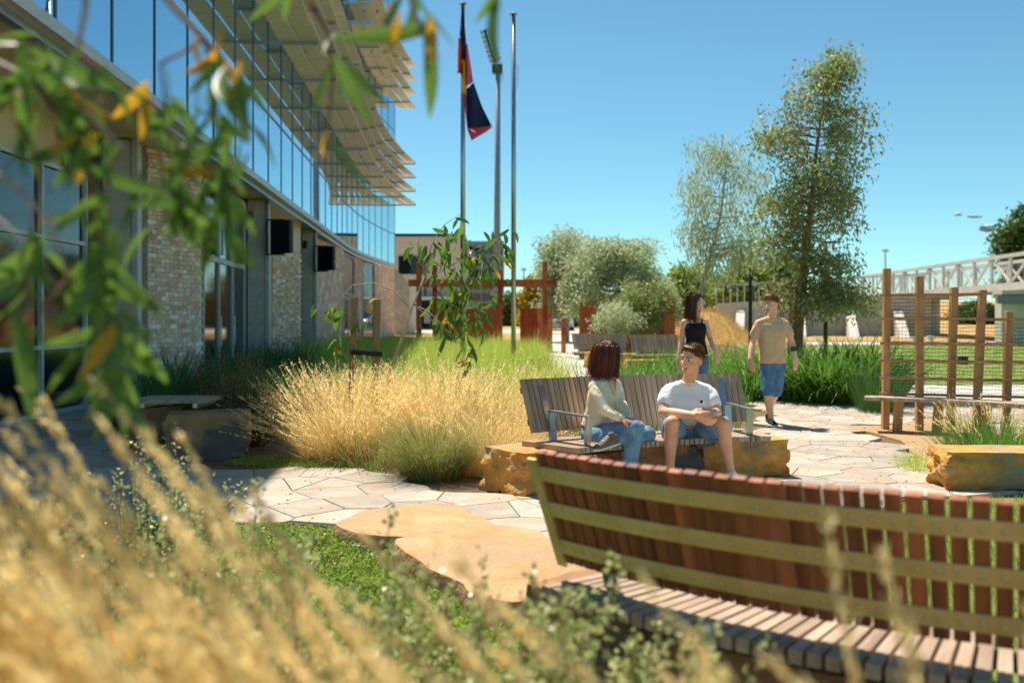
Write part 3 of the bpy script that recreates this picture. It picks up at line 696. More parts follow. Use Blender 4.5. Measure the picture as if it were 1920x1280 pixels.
# ================================================================ MESH SCREEN WITH CURVED SEAT (right)
sc = empty('mesh_screen', (5.4,12.6,0), 0, 'timber post screen with wire mesh and a curved plank seat', 'screen')
posts = [(1663,503,12.75,0),(1724,517,12.6,-.02),(1789,538,12.45,.03),(1842,543,12.3,.06),(1892,583,12.2,.02),(1944,590,12.1,.05),(2000,600,12.0,.03)]
pp = []
for x, yt, Y, lean in posts:
    t = P(x, yt, Y); b_ = Vector((t.x-lean-.03, Y-.02, -.03)); pp.append((b_, t))
    MB().bar(b_, t, .085, .085, up=(0,1,0)).build('post', M['wood_post'], sc, bevel=.008)
def on(i, z): b_, t = pp[i]; f = (z-b_.z)/(t.z-b_.z); return b_+(t-b_)*f
for i in range(len(pp)-1):
    zr = [.46,.66,.88,1.10,1.41,1.71] if i < 3 else [.46,.66,.88,1.10,1.40]
    for z in zr:
        a, c = on(i,z), on(i+1,z); MB().bar(a+Vector((-.10,-.06,0)), c+Vector((.02,-.06,0)), .03, .034).build('rail', M['wood_post'], sc)
    wm = MB(); zz = np.arange(zr[0]+.03, zr[-1], .045)
    for z in zz:
        pts = [on(i,z)*(1-t)+on(i+1,z)*t+Vector((0,.012,.006*math.sin(t*9+z*40))) for t in np.linspace(.02,.98,7)]; wm.tube(pts, .0042, 4, False)
    for t in np.linspace(.06,.94,9):
        a, c = on(i,zr[0])*(1-t)+on(i+1,zr[0])*t, on(i,zr[-1])*(1-t)+on(i+1,zr[-1])*t; wm.tube([a+Vector((0,.012,0)), c+Vector((0,.012,0))], .0012, 4, False)
    w_ = wm.build('wire_mesh', M['steel_dark'], sc); w_['kind'] = 'stuff'
st = [(4.45,12.55),(4.85,12.42),(5.25,12.2),(5.65,11.85),(6.0,11.4),(6.3,10.8)]
for k in range(2):
    mb = MB(); vs = []; fs = []
    for i, (x, y) in enumerate(st):
        a = Vector(st[max(i-1,0)]); c = Vector(st[min(i+1,len(st)-1)]); d = (c-a).normalized(); n_ = Vector((-d.y,d.x))
        o0 = -.20+k*.205; o1 = o0+.195
        if i == 0: o0 += .06*(1-k); o1 -= .05*k
        for off, z in ((o0,.39),(o1,.39),(o1,.435),(o0,.435)): vs.append((x+n_.x*off, y+n_.y*off, z))
    for i in range(len(st)-1):
        for j in range(4): fs.append((i*4+j, i*4+(j+1)%4, (i+1)*4+(j+1)%4, (i+1)*4+j))
    fs += [(3,2,1,0), tuple((len(st)-1)*4+j for j in range(4))]
    mb.add(vs, fs).build('seat_plank', M['wood_seat'], sc)
for x, y in ((4.80,12.42),(5.2,12.2),(5.62,11.85),(6.0,11.38)): MB().bar((x,y,-.03), (x+.03,y,.388), .09, .09, up=(0,1,0)).build('leg', M['wood_post'], sc)
# ================================================================ POLES, FLAG, LAMPS
def pole(name, x, Y, ytop, r, m, label, cat='flagpole', group=None):
    g = GX(x, Y); t = P(x, ytop, Y); o = empty(name, g, 0, label, cat, group)
    MB().tube([g, Vector((g.x,Y,t.z*.6)), Vector((g.x,Y,t.z))], [r,r*.92,r*.72], 14).build('shaft', M[m], o, True)
    return o, Vector((g.x,Y,t.z)), r
o, t, r = pole('flagpole', 868, 23.5, 8, .062, 'metal', 'silver flagpole flying the drooping flag, left of the pair')
MB().tube([t, t+Vector((0,0,.03))], [.09,.07], 12).build('truck', M['metal'], o)
o, t, r = pole('flagpole', 963, 24, 28, .062, 'metal', 'bare silver flagpole, right of the pair')
MB().tube([t, t+Vector((0,0,.02)), t+Vector((0,0,.05))], [.10,.10,.04], 12).build('truck', M['metal'], o)
mb = MB(); hp = [P(967,122,24), P(971,128,24), P(971,160,24), P(968,168,24), P(966,160,24)]
mb.tube([Vector((p.x,23.93,p.z)) for p in hp], .008, 5).build('halyard', M['white_trim'], o)
MB().tube([t+Vector((.05,-.05,-.1)), Vector((t.x+.05,23.95,1.3))], .004, 4).build('halyard', M['white_trim'], o)
# the flag hangs in folds: coloured cloth pieces following the photograph's outline
fl = empty('drooping_flag', P(868,20,23.4), 0, 'drooping flag of navy, red, yellow and pink folds on the left flagpole', 'flag')
def cloth(name, L_, R_, m, ph):
    n = 14; mcol = 8; vs = []; fs = []
    for i in range(n+1):
        f = i/n
        def at(edge):
            q = f*(len(edge)-1); k = min(int(q), len(edge)-2); t_ = q-k; return edge[k][0]*(1-t_)+edge[k+1][0]*t_, edge[k][1]*(1-t_)+edge[k+1][1]*t_
        (xa, ya), (xb, yb) = at(L_), at(R_)
        for j in range(mcol+1):
            g = j/mcol; p = P(xa+(xb-xa)*g, ya+(yb-ya)*g, 23.4); p.y += .09*math.sin(g*5+ph+f*2)*min(1,f*4)-.02*ph; vs.append(p)
    for i in range(n):
        for j in range(mcol): a = i*(mcol+1)+j; fs.append((a,a+1,a+mcol+2,a+mcol+1))
    ob = MB().add(vs, fs).build(name, M[m], fl, True); s_ = ob.modifiers.new('s','SOLIDIFY'); s_.thickness = .006
cloth('dark_fold', [(866,14),(862,60),(862,75),(867,112)], [(868,14),(872,60),(874,84),(871,114)], 'flag_navy', 0)
cloth('red_fold', [(860,70),(858,100),(858,138)], [(864,70),(866,100),(866,140)], 'flag_red', .6)
cloth('yellow_fold', [(865,112),(866,140),(868,178)], [(872,112),(874,140),(875,182)], 'flag_yellow', 1.1)
cloth('pink_fold', [(871,84),(873,120),(874,166)], [(876,84),(882,120),(887,152)], 'flag_pink', 1.6)
cloth('dark_fold', [(875,168),(876,200),(877,243)], [(888,156),(904,200),(922,236)], 'flag_navy', 2.2)
cloth('pink_hem', [(868,178),(873,210),(877,244),(885,266)], [(875,180),(877,212),(878,240),(925,237)], 'flag_pink', 2.4)
# floodlight mast, far away
g = GX(931,110); t = P(934,135,110); o = empty('floodlight_mast', g, 0, 'tall stadium floodlight mast between the two flagpoles', 'floodlight')
MB().tube([g, t], [.42,.26], 10).build('mast', M['greyblue'], o, True)
MB().box(t+Vector((-.1,0,.3)), (1.1,1.0,.9)).build('platform', M['steel_dark'], o)
a = P(929,118,110); c = P(909,56,110); MB().bar(a, c, .25, .3).build('head_frame', M['steel_dark'], o)
for k in range(7):
    p = a+(c-a)*((k+.5)/7)
    for s_ in (-.38,.38): MB().box(p+Vector((s_,-.2,s_*.3)), (.42,.3,.40)).build('floodlight', M['metal'], o)
for (x, Y, yt, arm, lab) in ((1407,30,452,-1,'black street lamp with a short arm, left of the eucalyptus'),(1548,27,455,1,'black street lamp post half hidden by the eucalyptus crown')):
    g = GX(x,Y); t = P(x,yt,Y); o = empty('street_lamp', g, 0, lab, 'street lamp', 'black street lamps')
    MB().tube([g, t], [.06,.05], 10).build('post', M['steel_dark'], o, True)
    MB().box(t+Vector((arm*.16,0,.01)), (.42,.16,.05)).build('lamp_head', M['steel_dark'], o); MB().box(t+Vector((arm*.24,0,-.02)), (.2,.11,.012)).build('lens', M['lamp_glass'], o)
    MB().box(g+Vector((0,0,.03)), (.26,.26,.06)).build('base_plate', M['steel_dark'], o)
for (x, Y, yt, lab) in ((1660,160,470,'thin light pole far behind the footbridge'),(982,170,505,'thin dark mast far behind the pergola')):
    g = GX(x,Y); t = P(x,yt,Y); o = empty('light_pole', g, 0, lab, 'pole'); MB().tube([g,t],[.16,.1],8).build('shaft', M['greyblue'], o); MB().box(t, (.9,.4,.4)).build('lamp_head', M['metal'], o)
# ================================================================ PERGOLA, RUST PANELS, BOLLARD, CAR
pg = empty('pergola', GX(920,35), 0, 'rust-coloured timber pergola frame behind the flagpoles', 'pergola')
for (xa, xb, ya, yb, Y) in ((766,1074,524,537,34.3),(800,1060,526,538,36.2)):
    a, c = P(xa,(ya+yb)/2,Y), P(xb,(ya+yb)/2,Y); h_ = (yb-ya)/F*Y; MB().bar(a, c, .10, h_).build('beam', M['corten'], pg)
for (x, yt, Y) in ((785,490,34.2),(1022,490,34.2),(815,497,36.3),(938,507,36.3),(1057,493,36.3)):
    g = GX(x,Y); t = P(x,yt,Y); MB().bar(g-Vector((0,-.12,.05)), t+Vector((0,.12,0)), .17, .17, up=(0,1,0)).build('post', M['corten'], pg)
def panel(x0, x1, yt, Y0_, Y1_, lab):
    a, c = GX(x0,Y0_), GX(x1,Y1_); z = P(x0,yt,Y0_).z; d = Vector((c.x-a.x,c.y-a.y,0))
    o = empty('rust_panel', (a+c)/2, 0, lab, 'panel', 'rusted steel screen panels')
    n = max(1, round(d.length/1.1))
    for k in range(n):
        p, q = a+d*(k/n+.004), a+d*((k+1)/n-.004); zz = z
        MB().hexa([Vector((p.x,p.y,-.05)), Vector((q.x,q.y,-.05)), Vector((q.x,q.y+.06,-.05)), Vector((p.x,p.y+.06,-.05)), Vector((p.x,p.y,zz)), Vector((q.x,q.y,zz)), Vector((q.x,q.y+.06,zz)), Vector((p.x,p.y+.06,zz))]).build('sheet', M['corten'], o)
panel(815,934,579,40,40,'rust-brown steel panel behind the young staked tree'); panel(975,1008,578,38,37,'rust-brown steel panel left half, between pergola posts'); panel(1008,1036,578,36.8,37.6,'rust-brown steel panel angled right half, between pergola posts')
panel(1086,1150,567,32,32.5,'rust-brown steel panel left of the silvery shrub'); panel(1150,1248,569,33,31.5,'long rust-brown steel panel behind the silvery shrub'); panel(1246,1266,560,29.5,29.6,'tall narrow rust-red steel panel beside the walking woman')
for x, Y, yt, lab in ((1805,29,668,'short grey bollard on the lawn behind the mesh screen'),(1715,45,632,'pale short bollard on the far path, left'),(1745,45,630,'pale short bollard on the far path, right')):
    g = GX(x,Y); t = P(x,yt,Y); o = empty('bollard', g, 0, lab, 'bollard', 'bollards beyond the screen'); MB().bar(g, t, .22, .22, up=(0,1,0)).build('shaft', M['steel_dark' if x > 1800 else 'concrete'], o); MB().bar(t, t+Vector((0,0,.03)), .25, .25, up=(0,1,0)).build('cap', M['concrete'], o)
g = GX(1054,70); car = empty('parked_car', g, 0, 'silver car parked facing us behind the pergola', 'car')
def cp(x, y, z): return (g.x+x, g.y+y, g.z+z)
sec = [(-.0,.35,.78,.30,.72),(.25,.40,.84,.22,.80),(1.1,.40,.86,.20,.92),(3.4,.40,.86,.20,.98),(4.2,.40,.82,.3,.95)]
vs = []; fs = []
for y, zb_, hw, z0_, z1_ in sec: vs += [cp(-hw,y,z0_), cp(hw,y,z0_), cp(hw,y,(z0_+z1_)/2), cp(hw*.94,y,z1_), cp(-hw*.94,y,z1_), cp(-hw,y,(z0_+z1_)/2)]
for i in range(len(sec)-1):
    for j in range(6): fs.append((i*6+j, i*6+(j+1)%6, (i+1)*6+(j+1)%6, (i+1)*6+j))
fs += [(5,4,3,2,1,0), tuple((len(sec)-1)*6+j for j in range(6))]
MB().add(vs, fs).build('body', M['carpaint'], car, bevel=.05)
cab = [(1.0,.76,.93),(1.75,.62,1.46),(3.2,.62,1.48),(4.0,.74,.97)]
vs = [cp(s_*hw,y,z) for y,hw,z in cab for s_ in (-1,1)]
MB().add(vs+[cp(-.76,1.0,.9),cp(.76,1.0,.9),cp(-.76,4.0,.9),cp(.76,4.0,.9)], [(0,1,3,2),(2,3,5,4),(4,5,7,6),(0,2,4,6),(1,7,5,3),(0,6,7,1)]).build('cabin', M['carpaint'], car)
MB().add([cp(-.68,1.06,1.0),cp(.68,1.06,1.0),cp(.58,1.68,1.43),cp(-.58,1.68,1.43)], [(0,1,2,3)]).build('windscreen', M['facade_glass'], car).location.y -= .02
for s_ in (-1,1):
    MB().box(cp(s_*.6,-.01,.62), (.32,.08,.14)).build('headlight', M['lamp_glass'], car)
    MB().box(cp(s_*.92,1.15,.98), (.16,.1,.12)).build('mirror', M['carpaint'], car)
    for y in (.85,3.4):
        w_ = MB().tube([cp(s_*.66,y,.31), cp(s_*.88,y,.31)], .31, 16).build('wheel', M['tyre'], car); MB().tube([cp(s_*.86,y,.31), cp(s_*.89,y,.31)], .18, 12).build('rim', M['metal'], w_)
MB().box(cp(0,-.02,.55), (.9,.05,.12)).build('grille', M['black'], car); MB().box(cp(0,-.03,.40), (.4,.04,.12)).build('number_plate', M['plate'], car)
# stakes with strap
for x, yt, lab in ((665,557,'timber tree stake, left of the pair'),(708,561,'timber tree stake, right of the pair')):
    t = P(x, yt, 11.4); o = empty('tree_stake', (t.x-.04,11.4,0), 0, lab, 'stake', 'stakes of the young gum tree'); MB().bar((t.x-.05,11.4,-.03), t, .07, .055, up=(0,1,0)).build('stake', M['stake'], o, bevel=.004)
a = P(662,660,11.35); c = P(714,664,11.35)
MB().bar((a.x-.02,11.32,a.z), (c.x+.02,11.32,c.z), .012, .055).build('tie_strap', M['strap'], None); tag(bpy.data.objects['tie_strap'], 'black rubber tie strap between the two tree stakes', 'strap')

# three wisps of cloud low on the right, far away
for i, (x, y, w_, h_, lab) in enumerate(((1852,428,14,6,'largest of three small white cloud wisps above the footbridge'),(1796,402,7,2.5,'small left cloud wisp above the footbridge'),(1828,406,14,2,'thin flat cloud wisp between the other two'))):
    c = P(x,y,2600); k_ = 2600/F; bm = bmesh.new(); bmesh.ops.create_icosphere(bm, subdivisions=4, radius=1)
    for v in bm.verts:
        n_ = noise.noise(v.co*1.6+Vector((i*9,0,0)))*.5+noise.noise(v.co*4+Vector((i*9,0,0)))*.3; q = v.co*(1+n_); v.co = Vector((q.x*w_*k_, q.y*w_*k_*.5, q.z*h_*k_))
    me = bpy.data.meshes.new('cloud'); bm.to_mesh(me); bm.free(); me.shade_smooth(); o = link('cloud', me, M['cloud']); o.location = c; tag(o, lab, 'cloud', 'small clouds')
# ================================================================ TREES
def crown_tree(name, label, trunk, rad, blobs, leafm, L_, W_, dens, bark, spread=.22, droop=.6, cat='tree', group=None, extra=None, clus=None):
    tp = [P(*q) for q in trunk]; base = tp[0].copy(); base.z = gz(base.y)-.03; tp[0] = base
    o = empty(name, base, 0, label, cat, group); tr = MB(); tr.tube(tp, rad, 9)
    path = []
    for i in range(len(tp)-1):
        for t in np.linspace(0,1,8): path.append((tp[i]*(1-t)+tp[i+1]*t, rad[i]*(1-t)+rad[i+1]*t))
    pos = []; dirs = []
    for (x, y, rx, ry, Y, dy) in blobs:
        c = P(x,y,Y); s_ = Y/F; sx, sz = rx*s_, ry*s_
        k = clus or max(4, int(8*sx*sz*max(dy,.3)/(spread**2*3)))
        for _ in range(k):
            q = Vector(rng.normal(size=3)); q.normalize(); r_ = rng.uniform(.2,1.2)**.7
            cc = c+Vector((q.x*sx*r_, q.y*dy*r_, q.z*sz*r_))
            cand = [p for p in path if p[0].z < cc.z+.1] or path[:6]
            st, sr = min(cand, key=lambda p: (p[0]-cc).length+ (cc.z-p[0].z)*.3)
            mid = st*.45+cc*.55+Vector((0,0,.12*(cc-st).length)); r0 = min(sr*.4, .006+.008*(cc-st).length)
            tr.tube([st, mid, cc], [r0, r0*.55, .004], 5, False)
            n = int(dens*rng.uniform(.6,1.4)); pp_ = np.array(cc)+np.clip(rng.normal(size=(n,3)),-1.7,1.7)*np.array([spread,spread,spread*.8])
            dd = rng.normal(size=(n,3)); dd[:,2] -= droop*2; pos.append(pp_); dirs.append(dd)
    tr.build('trunk', M[bark], o, True)
    pos = np.concatenate(pos); dirs = np.concatenate(dirs); n = len(pos)
    leaves('crown', pos, dirs, rng.uniform(.6,1.3,n)*L_, rng.uniform(.7,1.2,n)*W_, leafm, o)
    return o
Y = 19.0
crown_tree('eucalyptus_tree', 'tall eucalyptus with reddish trunk behind the walking man', [(1490,760,Y),(1497,600,Y),(1508,500,Y),(1520,400,Y),(1530,290,Y),(1545,180,Y)], [.13,.11,.085,.06,.035,.012],
  [(1545,180,55,70,Y,.6),(1590,250,45,60,Y,.5),(1470,270,55,65,Y,.6),(1500,340,80,60,Y,.8),(1575,350,40,60,Y,.5),(1460,400,60,60,Y,.7),(1540,420,60,60,Y,.8),(1480,480,65,50,Y,.7),(1560,500,45,60,Y,.6),(1600,565,50,22,Y,.5),(1500,560,60,40,Y,.6),(1560,130,40,30,Y,.4)],
  'euc_crown', .11, .040, 50, 'bark', .17, .6, clus=28)
crown_tree('weeping_eucalyptus', 'slender weeping eucalyptus leaning right, left of the tall one', [(1296,720,24),(1310,560,24),(1335,470,24),(1352,400,24),(1362,300,24)], [.07,.055,.04,.03,.012],
  [(1345,290,42,28,24,.5),(1320,360,38,40,24,.5),(1390,350,40,50,24,.5),(1310,430,26,40,24,.4),(1380,430,40,50,24,.5),(1330,490,36,34,24,.4),(1400,480,25,30,24,.4)],
  'euc_grey', .16, .030, 60, 'bark_pale', .22, 1.4, clus=14)
crown_tree('red_leaf_shrub', 'reddish small-leaved shrub at the foot of the tall eucalyptus', [(1478,760,18.8),(1480,640,18.8),(1482,570,18.8)], [.03,.025,.01], [(1478,560,28,30,18.8,.3),(1490,600,22,26,18.8,.3)], 'red_leaf', .06, .026, 60, 'bark', .14, .4, cat='shrub')
crown_tree('grey_gum', 'broad grey-green gum tree behind the rust panels, right of the pergola', [(1145,690,33),(1150,600,33),(1160,540,33),(1175,480,33)], [.16,.12,.08,.03],
  [(1120,490,50,40,33,1.2),(1190,490,60,40,33,1.3),(1160,540,70,40,33,1.3),(1225,540,45,40,33,1),(1095,550,35,45,33,1),(1235,590,35,40,33,.8),(1150,470,50,20,33,1)], 'euc_grey', .14, .055, 110, 'bark', .22, .4, clus=24)
crown_tree('silver_shrub', 'silvery-leaved shrub in front of the rust panels', [(1150,700,29),(1150,640,29),(1152,600,29)], [.05,.04,.02], [(1140,590,42,24,29,.6),(1165,610,32,20,29,.5)], 'euc_grey', .10, .036, 190, 'bark_pale', .16, .2, cat='shrub')
crown_tree('brown_gum', 'smaller olive-brown gum beside the narrow rust panel', [(1200,690,30),(1205,600,30),(1212,540,30)], [.08,.06,.03], [(1230,560,32,40,30,.6),(1215,610,34,28,30,.6),(1190,560,30,30,30,.6)], 'euc_crown', .11, .046, 180, 'bark', .2, .3)
crown_tree('tall_gum', 'taller thin gum behind the pergola posts', [(1060,660,48),(1062,560,48),(1062,500,48),(1062,450,48)], [.2,.15,.1,.03], [(1060,460,36,34,48,1.2),(1045,510,34,32,48,1.2),(1080,520,34,40,48,1.2),(1035,560,26,40,48,1)], 'euc_grey', .16, .07, 200, 'bark_pale', .34, .4)
for i, (x, yt, hw, Yb, m_, lab) in enumerate(((1400,490,62,85,'green_crown','wide olive-green tree behind the ramp handrail'),(1460,482,40,90,'dark_crown','dark green tree behind the tall eucalyptus trunk'),(1288,515,22,70,'green_crown','small round green tree left of the walking woman'),(1340,520,30,95,'green_crown','green tree just right of the walking woman'),(960,560,40,95,'dark_crown','dark bushy tree behind the right flagpole'),(1035,560,42,85,'dark_crown','dark bushy tree behind the parked car'),(1110,560,40,95,'green_crown','green tree far behind the grey gum'),(1925,385,60,85,'dark_crown','large dark tree at the right edge above the footbridge'),(1700,585,34,150,'green_crown','far green tree seen through the mesh screen, left'),(1830,570,40,140,'dark_crown','far dark tree seen through the mesh screen, right'),(1220,565,60,110,'dark_crown','far dark tree line piece behind the brown gum'),(1560,545,60,120,'green_crown','far green tree behind the footbridge approach'),(900,585,40,100,'green_crown','low green tree in front of the office block'))):
    y0 = 625; hgt = y0-yt
    bl = [(x-hw*.45,yt+hgt*.45,hw*.55,hgt*.32,Yb,2), (x+hw*.4,yt+hgt*.4,hw*.55,hgt*.35,Yb,2), (x,yt+hgt*.25,hw*.6,hgt*.25,Yb,2), (x,yt+hgt*.65,hw*.9,hgt*.25,Yb,2)]
    crown_tree('far_tree', lab, [(x,y0,Yb),(x,yt+hgt*.6,Yb),(x,yt+hgt*.2,Yb)], [.3,.25,.08], bl, m_, .46, .3, 170, 'bark_dark', .55, .2, group='trees along the horizon', clus=15)
crown_tree('yellow_conifer', 'bright yellow pointed conifer between pergola post and dark trees', [(1003,625,80),(1003,560,80),(1003,528,80)], [.15,.1,.03], [(1003,590,26,22,80,1),(1003,565,18,20,80,.8),(1003,540,7,14,80,.4)], 'yellow_crown',   .3, .18, 150, 'bark_dark', .35, -.3, clus=14)
def sickle(L_, W_):                                     # one gum leaf: a curved blade hanging along -Z
    n = 7; vs = []; fs = []
    for k in range(n+1):
        f = k/n; wd = W_*math.sin(math.pi*min(1,f*.94+.04))**.8*(1-.25*f)/2; x = .22*L_*(f-.5)**2-.05*L_; z = -L_*f; y = .05*L_*math.sin(f*3)
        vs += [(x-wd,y+wd*.3,z),(x,y,z),(x+wd,y+wd*.3,z)]
    for k in range(n):
        for j in range(2): a = k*3+j; fs.append((a,a+1,a+4,a+3))
    return MB().add(vs, fs)
leafme = []
for v in range(3):
    for m_, sc_ in (('gum_leaf_near',1),('gum_leaf_near',.85),('gum_leaf_yellow',.7)):
        me = sickle(.125*sc_*(1+.12*v), .027+.003*v).mesh('leaf', True); me.materials.append(M[m_]); leafme.append(me)
def hang(parent, p, scale=1, yellow=.1, wide=1.12):
    me = leafme[random.choice((2,5,8)) if random.random() < yellow else random.choice((0,1,3,4,6,7))]
    l = link('leaf', me, None, parent); l.location = p; l.rotation_euler = (random.gauss(0,.55), random.gauss(0,.55), random.uniform(0,6.28)); s_ = scale*random.uniform(.7,1.2); l.scale = (s_*wide,s_*wide,s_)
def twig(mb, pts, r0, r1): mb.tube(pts, list(np.linspace(r0,r1,len(pts))), 6)
# the young staked gum
yg = empty('young_gum_tree', P(736,860,11.6), 0, 'young weeping gum with pale bent branches beside the timber stakes', 'tree'); YG = 11.6; yg.location.z = 0
tm = MB()
TW = lambda pts, a, b_: twig(tm, [P(x,y,YG+dy) for x,y,dy in pts], a, b_)
b0 = P(730,700,YG); tm.tube([(b0.x-.05,YG,-.03), b0, P(752,640,YG), P(775,570,YG), P(800,510,YG)], [.022,.02,.017,.014,.011], 7)
TW([(800,510,0),(806,470,0),(815,445,.1),(835,420,.1),(865,400,.1)], .010, .003)
TW([(783,540,0),(815,515,0),(850,495,-.1),(880,480,-.1),(905,490,-.2),(930,520,-.2)], .010, .003)
TW([(775,570,0),(805,585,-.1),(840,620,-.1),(880,660,-.2)], .008, .002); TW([(775,570,0),(810,600,.1),(850,630,.1),(900,690,.1)], .006, .002)
TW([(770,580,0),(740,545,.1),(700,530,.1),(660,535,.1),(630,570,.1),(600,590,.1)], .009, .003); TW([(765,600,0),(720,570,-.1),(690,600,-.1),(660,625,-.1)], .006, .002)
TW([(760,620,0),(730,560,.2),(700,545,.2),(680,500,.2)], .005, .002); TW([(880,480,-.1),(925,455,-.1),(960,420,-.1)], .005, .002); TW([(800,510,0),(780,480,.1),(765,460,.1)], .005, .002)
TW([(850,495,-.1),(860,530,-.1),(870,580,-.1),(880,620,-.1)], .005, .002); TW([(815,515,0),(830,560,0),(835,600,0)], .005, .002); TW([(905,490,-.2),(900,540,-.2),(905,570,-.2)], .005, .002)
tm.build('trunk', M['bark_pale'], yg, True)
for (x, y, rx, ry, n) in ((805,465,35,40,22),(870,480,40,40,34),(850,550,45,50,50),(880,600,40,45,34),(925,510,35,50,34),(840,610,30,40,18),(945,450,20,30,10),(620,585,40,25,16),(650,625,30,30,14),(700,590,25,30,8),(880,670,18,30,8),(860,412,12,12,4)):
    for _ in range(n): hang(yg, P(random.gauss(x,rx*.55), random.gauss(y,ry*.55)-8, YG+random.gauss(0,.18)), 1.55, .1, 1.35)
# the gum whose branches hang in from above, close to the lens
ng = empty('near_gum_tree', (-1.75,1.9,0), 0, 'close gum tree whose leafy branches hang in at upper left', 'tree')
tm = MB(); tm.tube([(-1.75,1.9,-.03),(-1.7,1.92,.9),(-1.62,1.95,1.7),(-1.5,2.0,2.5),(-1.3,2.05,2.95)], [.07,.06,.05,.04,.03], 9)
tm.build('trunk', M['bark_pale'], ng, True)
def limb(pts, r0, r1, m='twig_pale'):
    mb = MB(); twig(mb, pts, r0, r1); mb.build('branch', M[m], ng, True)
limb([Vector((-1.3,2.05,2.95)), Vector((-.9,2.0,2.55)), P(160,-60,1.9), P(160,20,1.85), P(145,95,1.85)], .012, .004)
limb([Vector((-1.3,2.05,2.95)), Vector((-.8,2.0,2.75)), P(270,-50,1.95), P(330,20,1.95), P(385,75,1.95), P(440,150,1.95)], .012, .004)
limb([Vector((-1.3,2.05,2.95)), Vector((-.5,1.95,2.8)), Vector((-.2,1.9,2.4)), P(760,-40,1.9), P(775,20,1.9), P(795,70,1.9)], .011, .003)
limb([Vector((-.5,1.95,2.8)), P(540,-60,2.1), P(590,20,2.1), P(615,60,2.1), P(625,140,2.1), P(610,290,2.1)], .007, .002, 'twig_red')
limb([Vector((-.2,1.9,2.4)), P(900,-60,1.9), P(940,-15,1.9)], .006, .002)
limb([Vector((-1.62,1.95,1.7)), P(-60,90,1.9), P(60,150,1.85), P(150,200,1.8), P(240,285,1.8)], .009, .003)
limb([Vector((-1.68,1.92,1.2)), P(-60,300,1.8), P(20,340,1.75), P(90,410,1.75), P(130,520,1.75)], .009, .003)
limb([Vector((-1.68,1.92,1.1)), P(-40,380,1.8), P(30,440,1.8), P(110,540,1.8)], .007, .002)
limb([P(60,150,1.85), P(120,230,1.8), P(170,330,1.8), P(185,450,1.8), P(180,560,1.8), P(200,680,1.8), P(215,760,1.8)], .005, .002, 'twig_red')
limb([P(30,140,1.85), P(45,230,1.8), P(75,320,1.8), P(60,420,1.8), P(50,560,1.8)], .004, .0015, 'twig_red')
limb([P(385,75,1.95), P(300,120,1.9), P(310,190,1.9), P(300,300,1.9), P(310,420,1.9)], .004, .0015, 'twig_red')
limb([P(385,75,1.95), P(400,180,1.95), P(430,270,1.95), P(440,380,1.95), P(420,450,1.95)], .004, .0015, 'twig_red')
limb([P(145,95,1.85), P(210,150,1.9), P(280,190,1.9), P(340,280,1.9), P(360,380,1.9)], .004, .0015, 'twig_red')
limb([P(130,520,1.75), P(60,600,1.75), P(10,660,1.75)], .004, .0015, 'twig_red')
for (x, y, rx, ry, n, Yv) in ((60,120,60,50,16,1.85),(100,200,50,60,17,1.8),(150,280,35,55,16,1.8),(180,400,30,60,15,1.8),(190,520,30,60,22,1.8),(205,620,30,60,22,1.8),(215,710,22,45,12,1.8),(60,480,40,80,12,1.78),(20,640,20,60,6,1.75),(390,110,40,40,10,1.95),(440,170,45,60,13,1.95),(300,200,40,50,12,1.9),(300,310,55,75,10,1.9),(385,340,60,80,14,1.92),(430,270,40,60,11,1.95),(330,400,50,50,10,1.9),(420,410,30,40,8,1.95),(770,15,22,18,7,1.9),(795,55,16,20,5,1.9),(625,130,18,35,7,2.1),(610,270,8,20,2,2.1),(560,5,30,10,3,2.1),(935,-5,10,8,2,1.9)):
    for _ in range(n): hang(ng, P(random.gauss(x,rx*.6), random.gauss(y,ry*.6)-25, Yv+random.gauss(0,.06)), .98 if x < 500 else 1.1, .10, .88)
# ================================================================ GRASSES AND SHRUBS
def clump(name, label, c, r, n, L_, W_, m, lean=(.1,.7), curl=(.2,.9), plume=0, cat='grass', group=None, az=None, seg=4, z=None, plm='straw_plume'):
    zz = gz(c[1])-.03 if z is None else z
    o = empty(name, (c[0],c[1],zz), 0, label, cat, group)
    b_ = disc(n, c, r, zz); a = np.arctan2(b_[:,1]-c[1], b_[:,0]-c[0])+rng.normal(0,.5,n)
    if az is not None: a = az[0]+rng.normal(0,az[1],n)
    blades('blades', b_, a, rng.uniform(*lean,n), rng.uniform(*curl,n), rng.uniform(.55,1.1,n)*L_, rng.uniform(.7,1.2,n)*W_, m, o, seg)
    if plume:
        b2 = disc(plume, c, r*.8, zz); a2 = np.arctan2(b2[:,1]-c[1], b2[:,0]-c[0])+rng.normal(0,.5,plume)
        if az is not None: a2 = az[0]+rng.normal(0,az[1],plume)
        ln = rng.uniform(*lean,plume); cu = rng.uniform(*curl,plume)*.6; Ls = rng.uniform(.85,1.25,plume)*L_
        V, Fq, tip = blade_arrays(b2, a2, ln, cu, Ls, W_*.8, 4); blds = [(V,Fq)]
        k = 26; h = np.stack([np.cos(a2),np.sin(a2),np.zeros(plume)],1); th = ln+cu*.9; d = np.sin(th)[:,None]*h+np.cos(th)[:,None]*np.array([0,0,1.])
        f = rng.uniform(-.30,.02,(plume,k,1)); pos = (tip[:,None,:]+d[:,None,:]*f*Ls[:,None,None]*.9).reshape(-1,3)
        dd = (d[:,None,:]*1.3+rng.normal(0,.45,(plume,k,3))).reshape(-1,3)
        o2 = link('stems', mesh_quads('stems', V, Fq), M[m], o); leaves('seed_heads', pos, dd, rng.uniform(.02,.045,len(pos))*max(.8,L_), .006*max(.8,L_), plm, o)
    return o
G2 = lambda x, y: tuple(G(x,y)[:2])
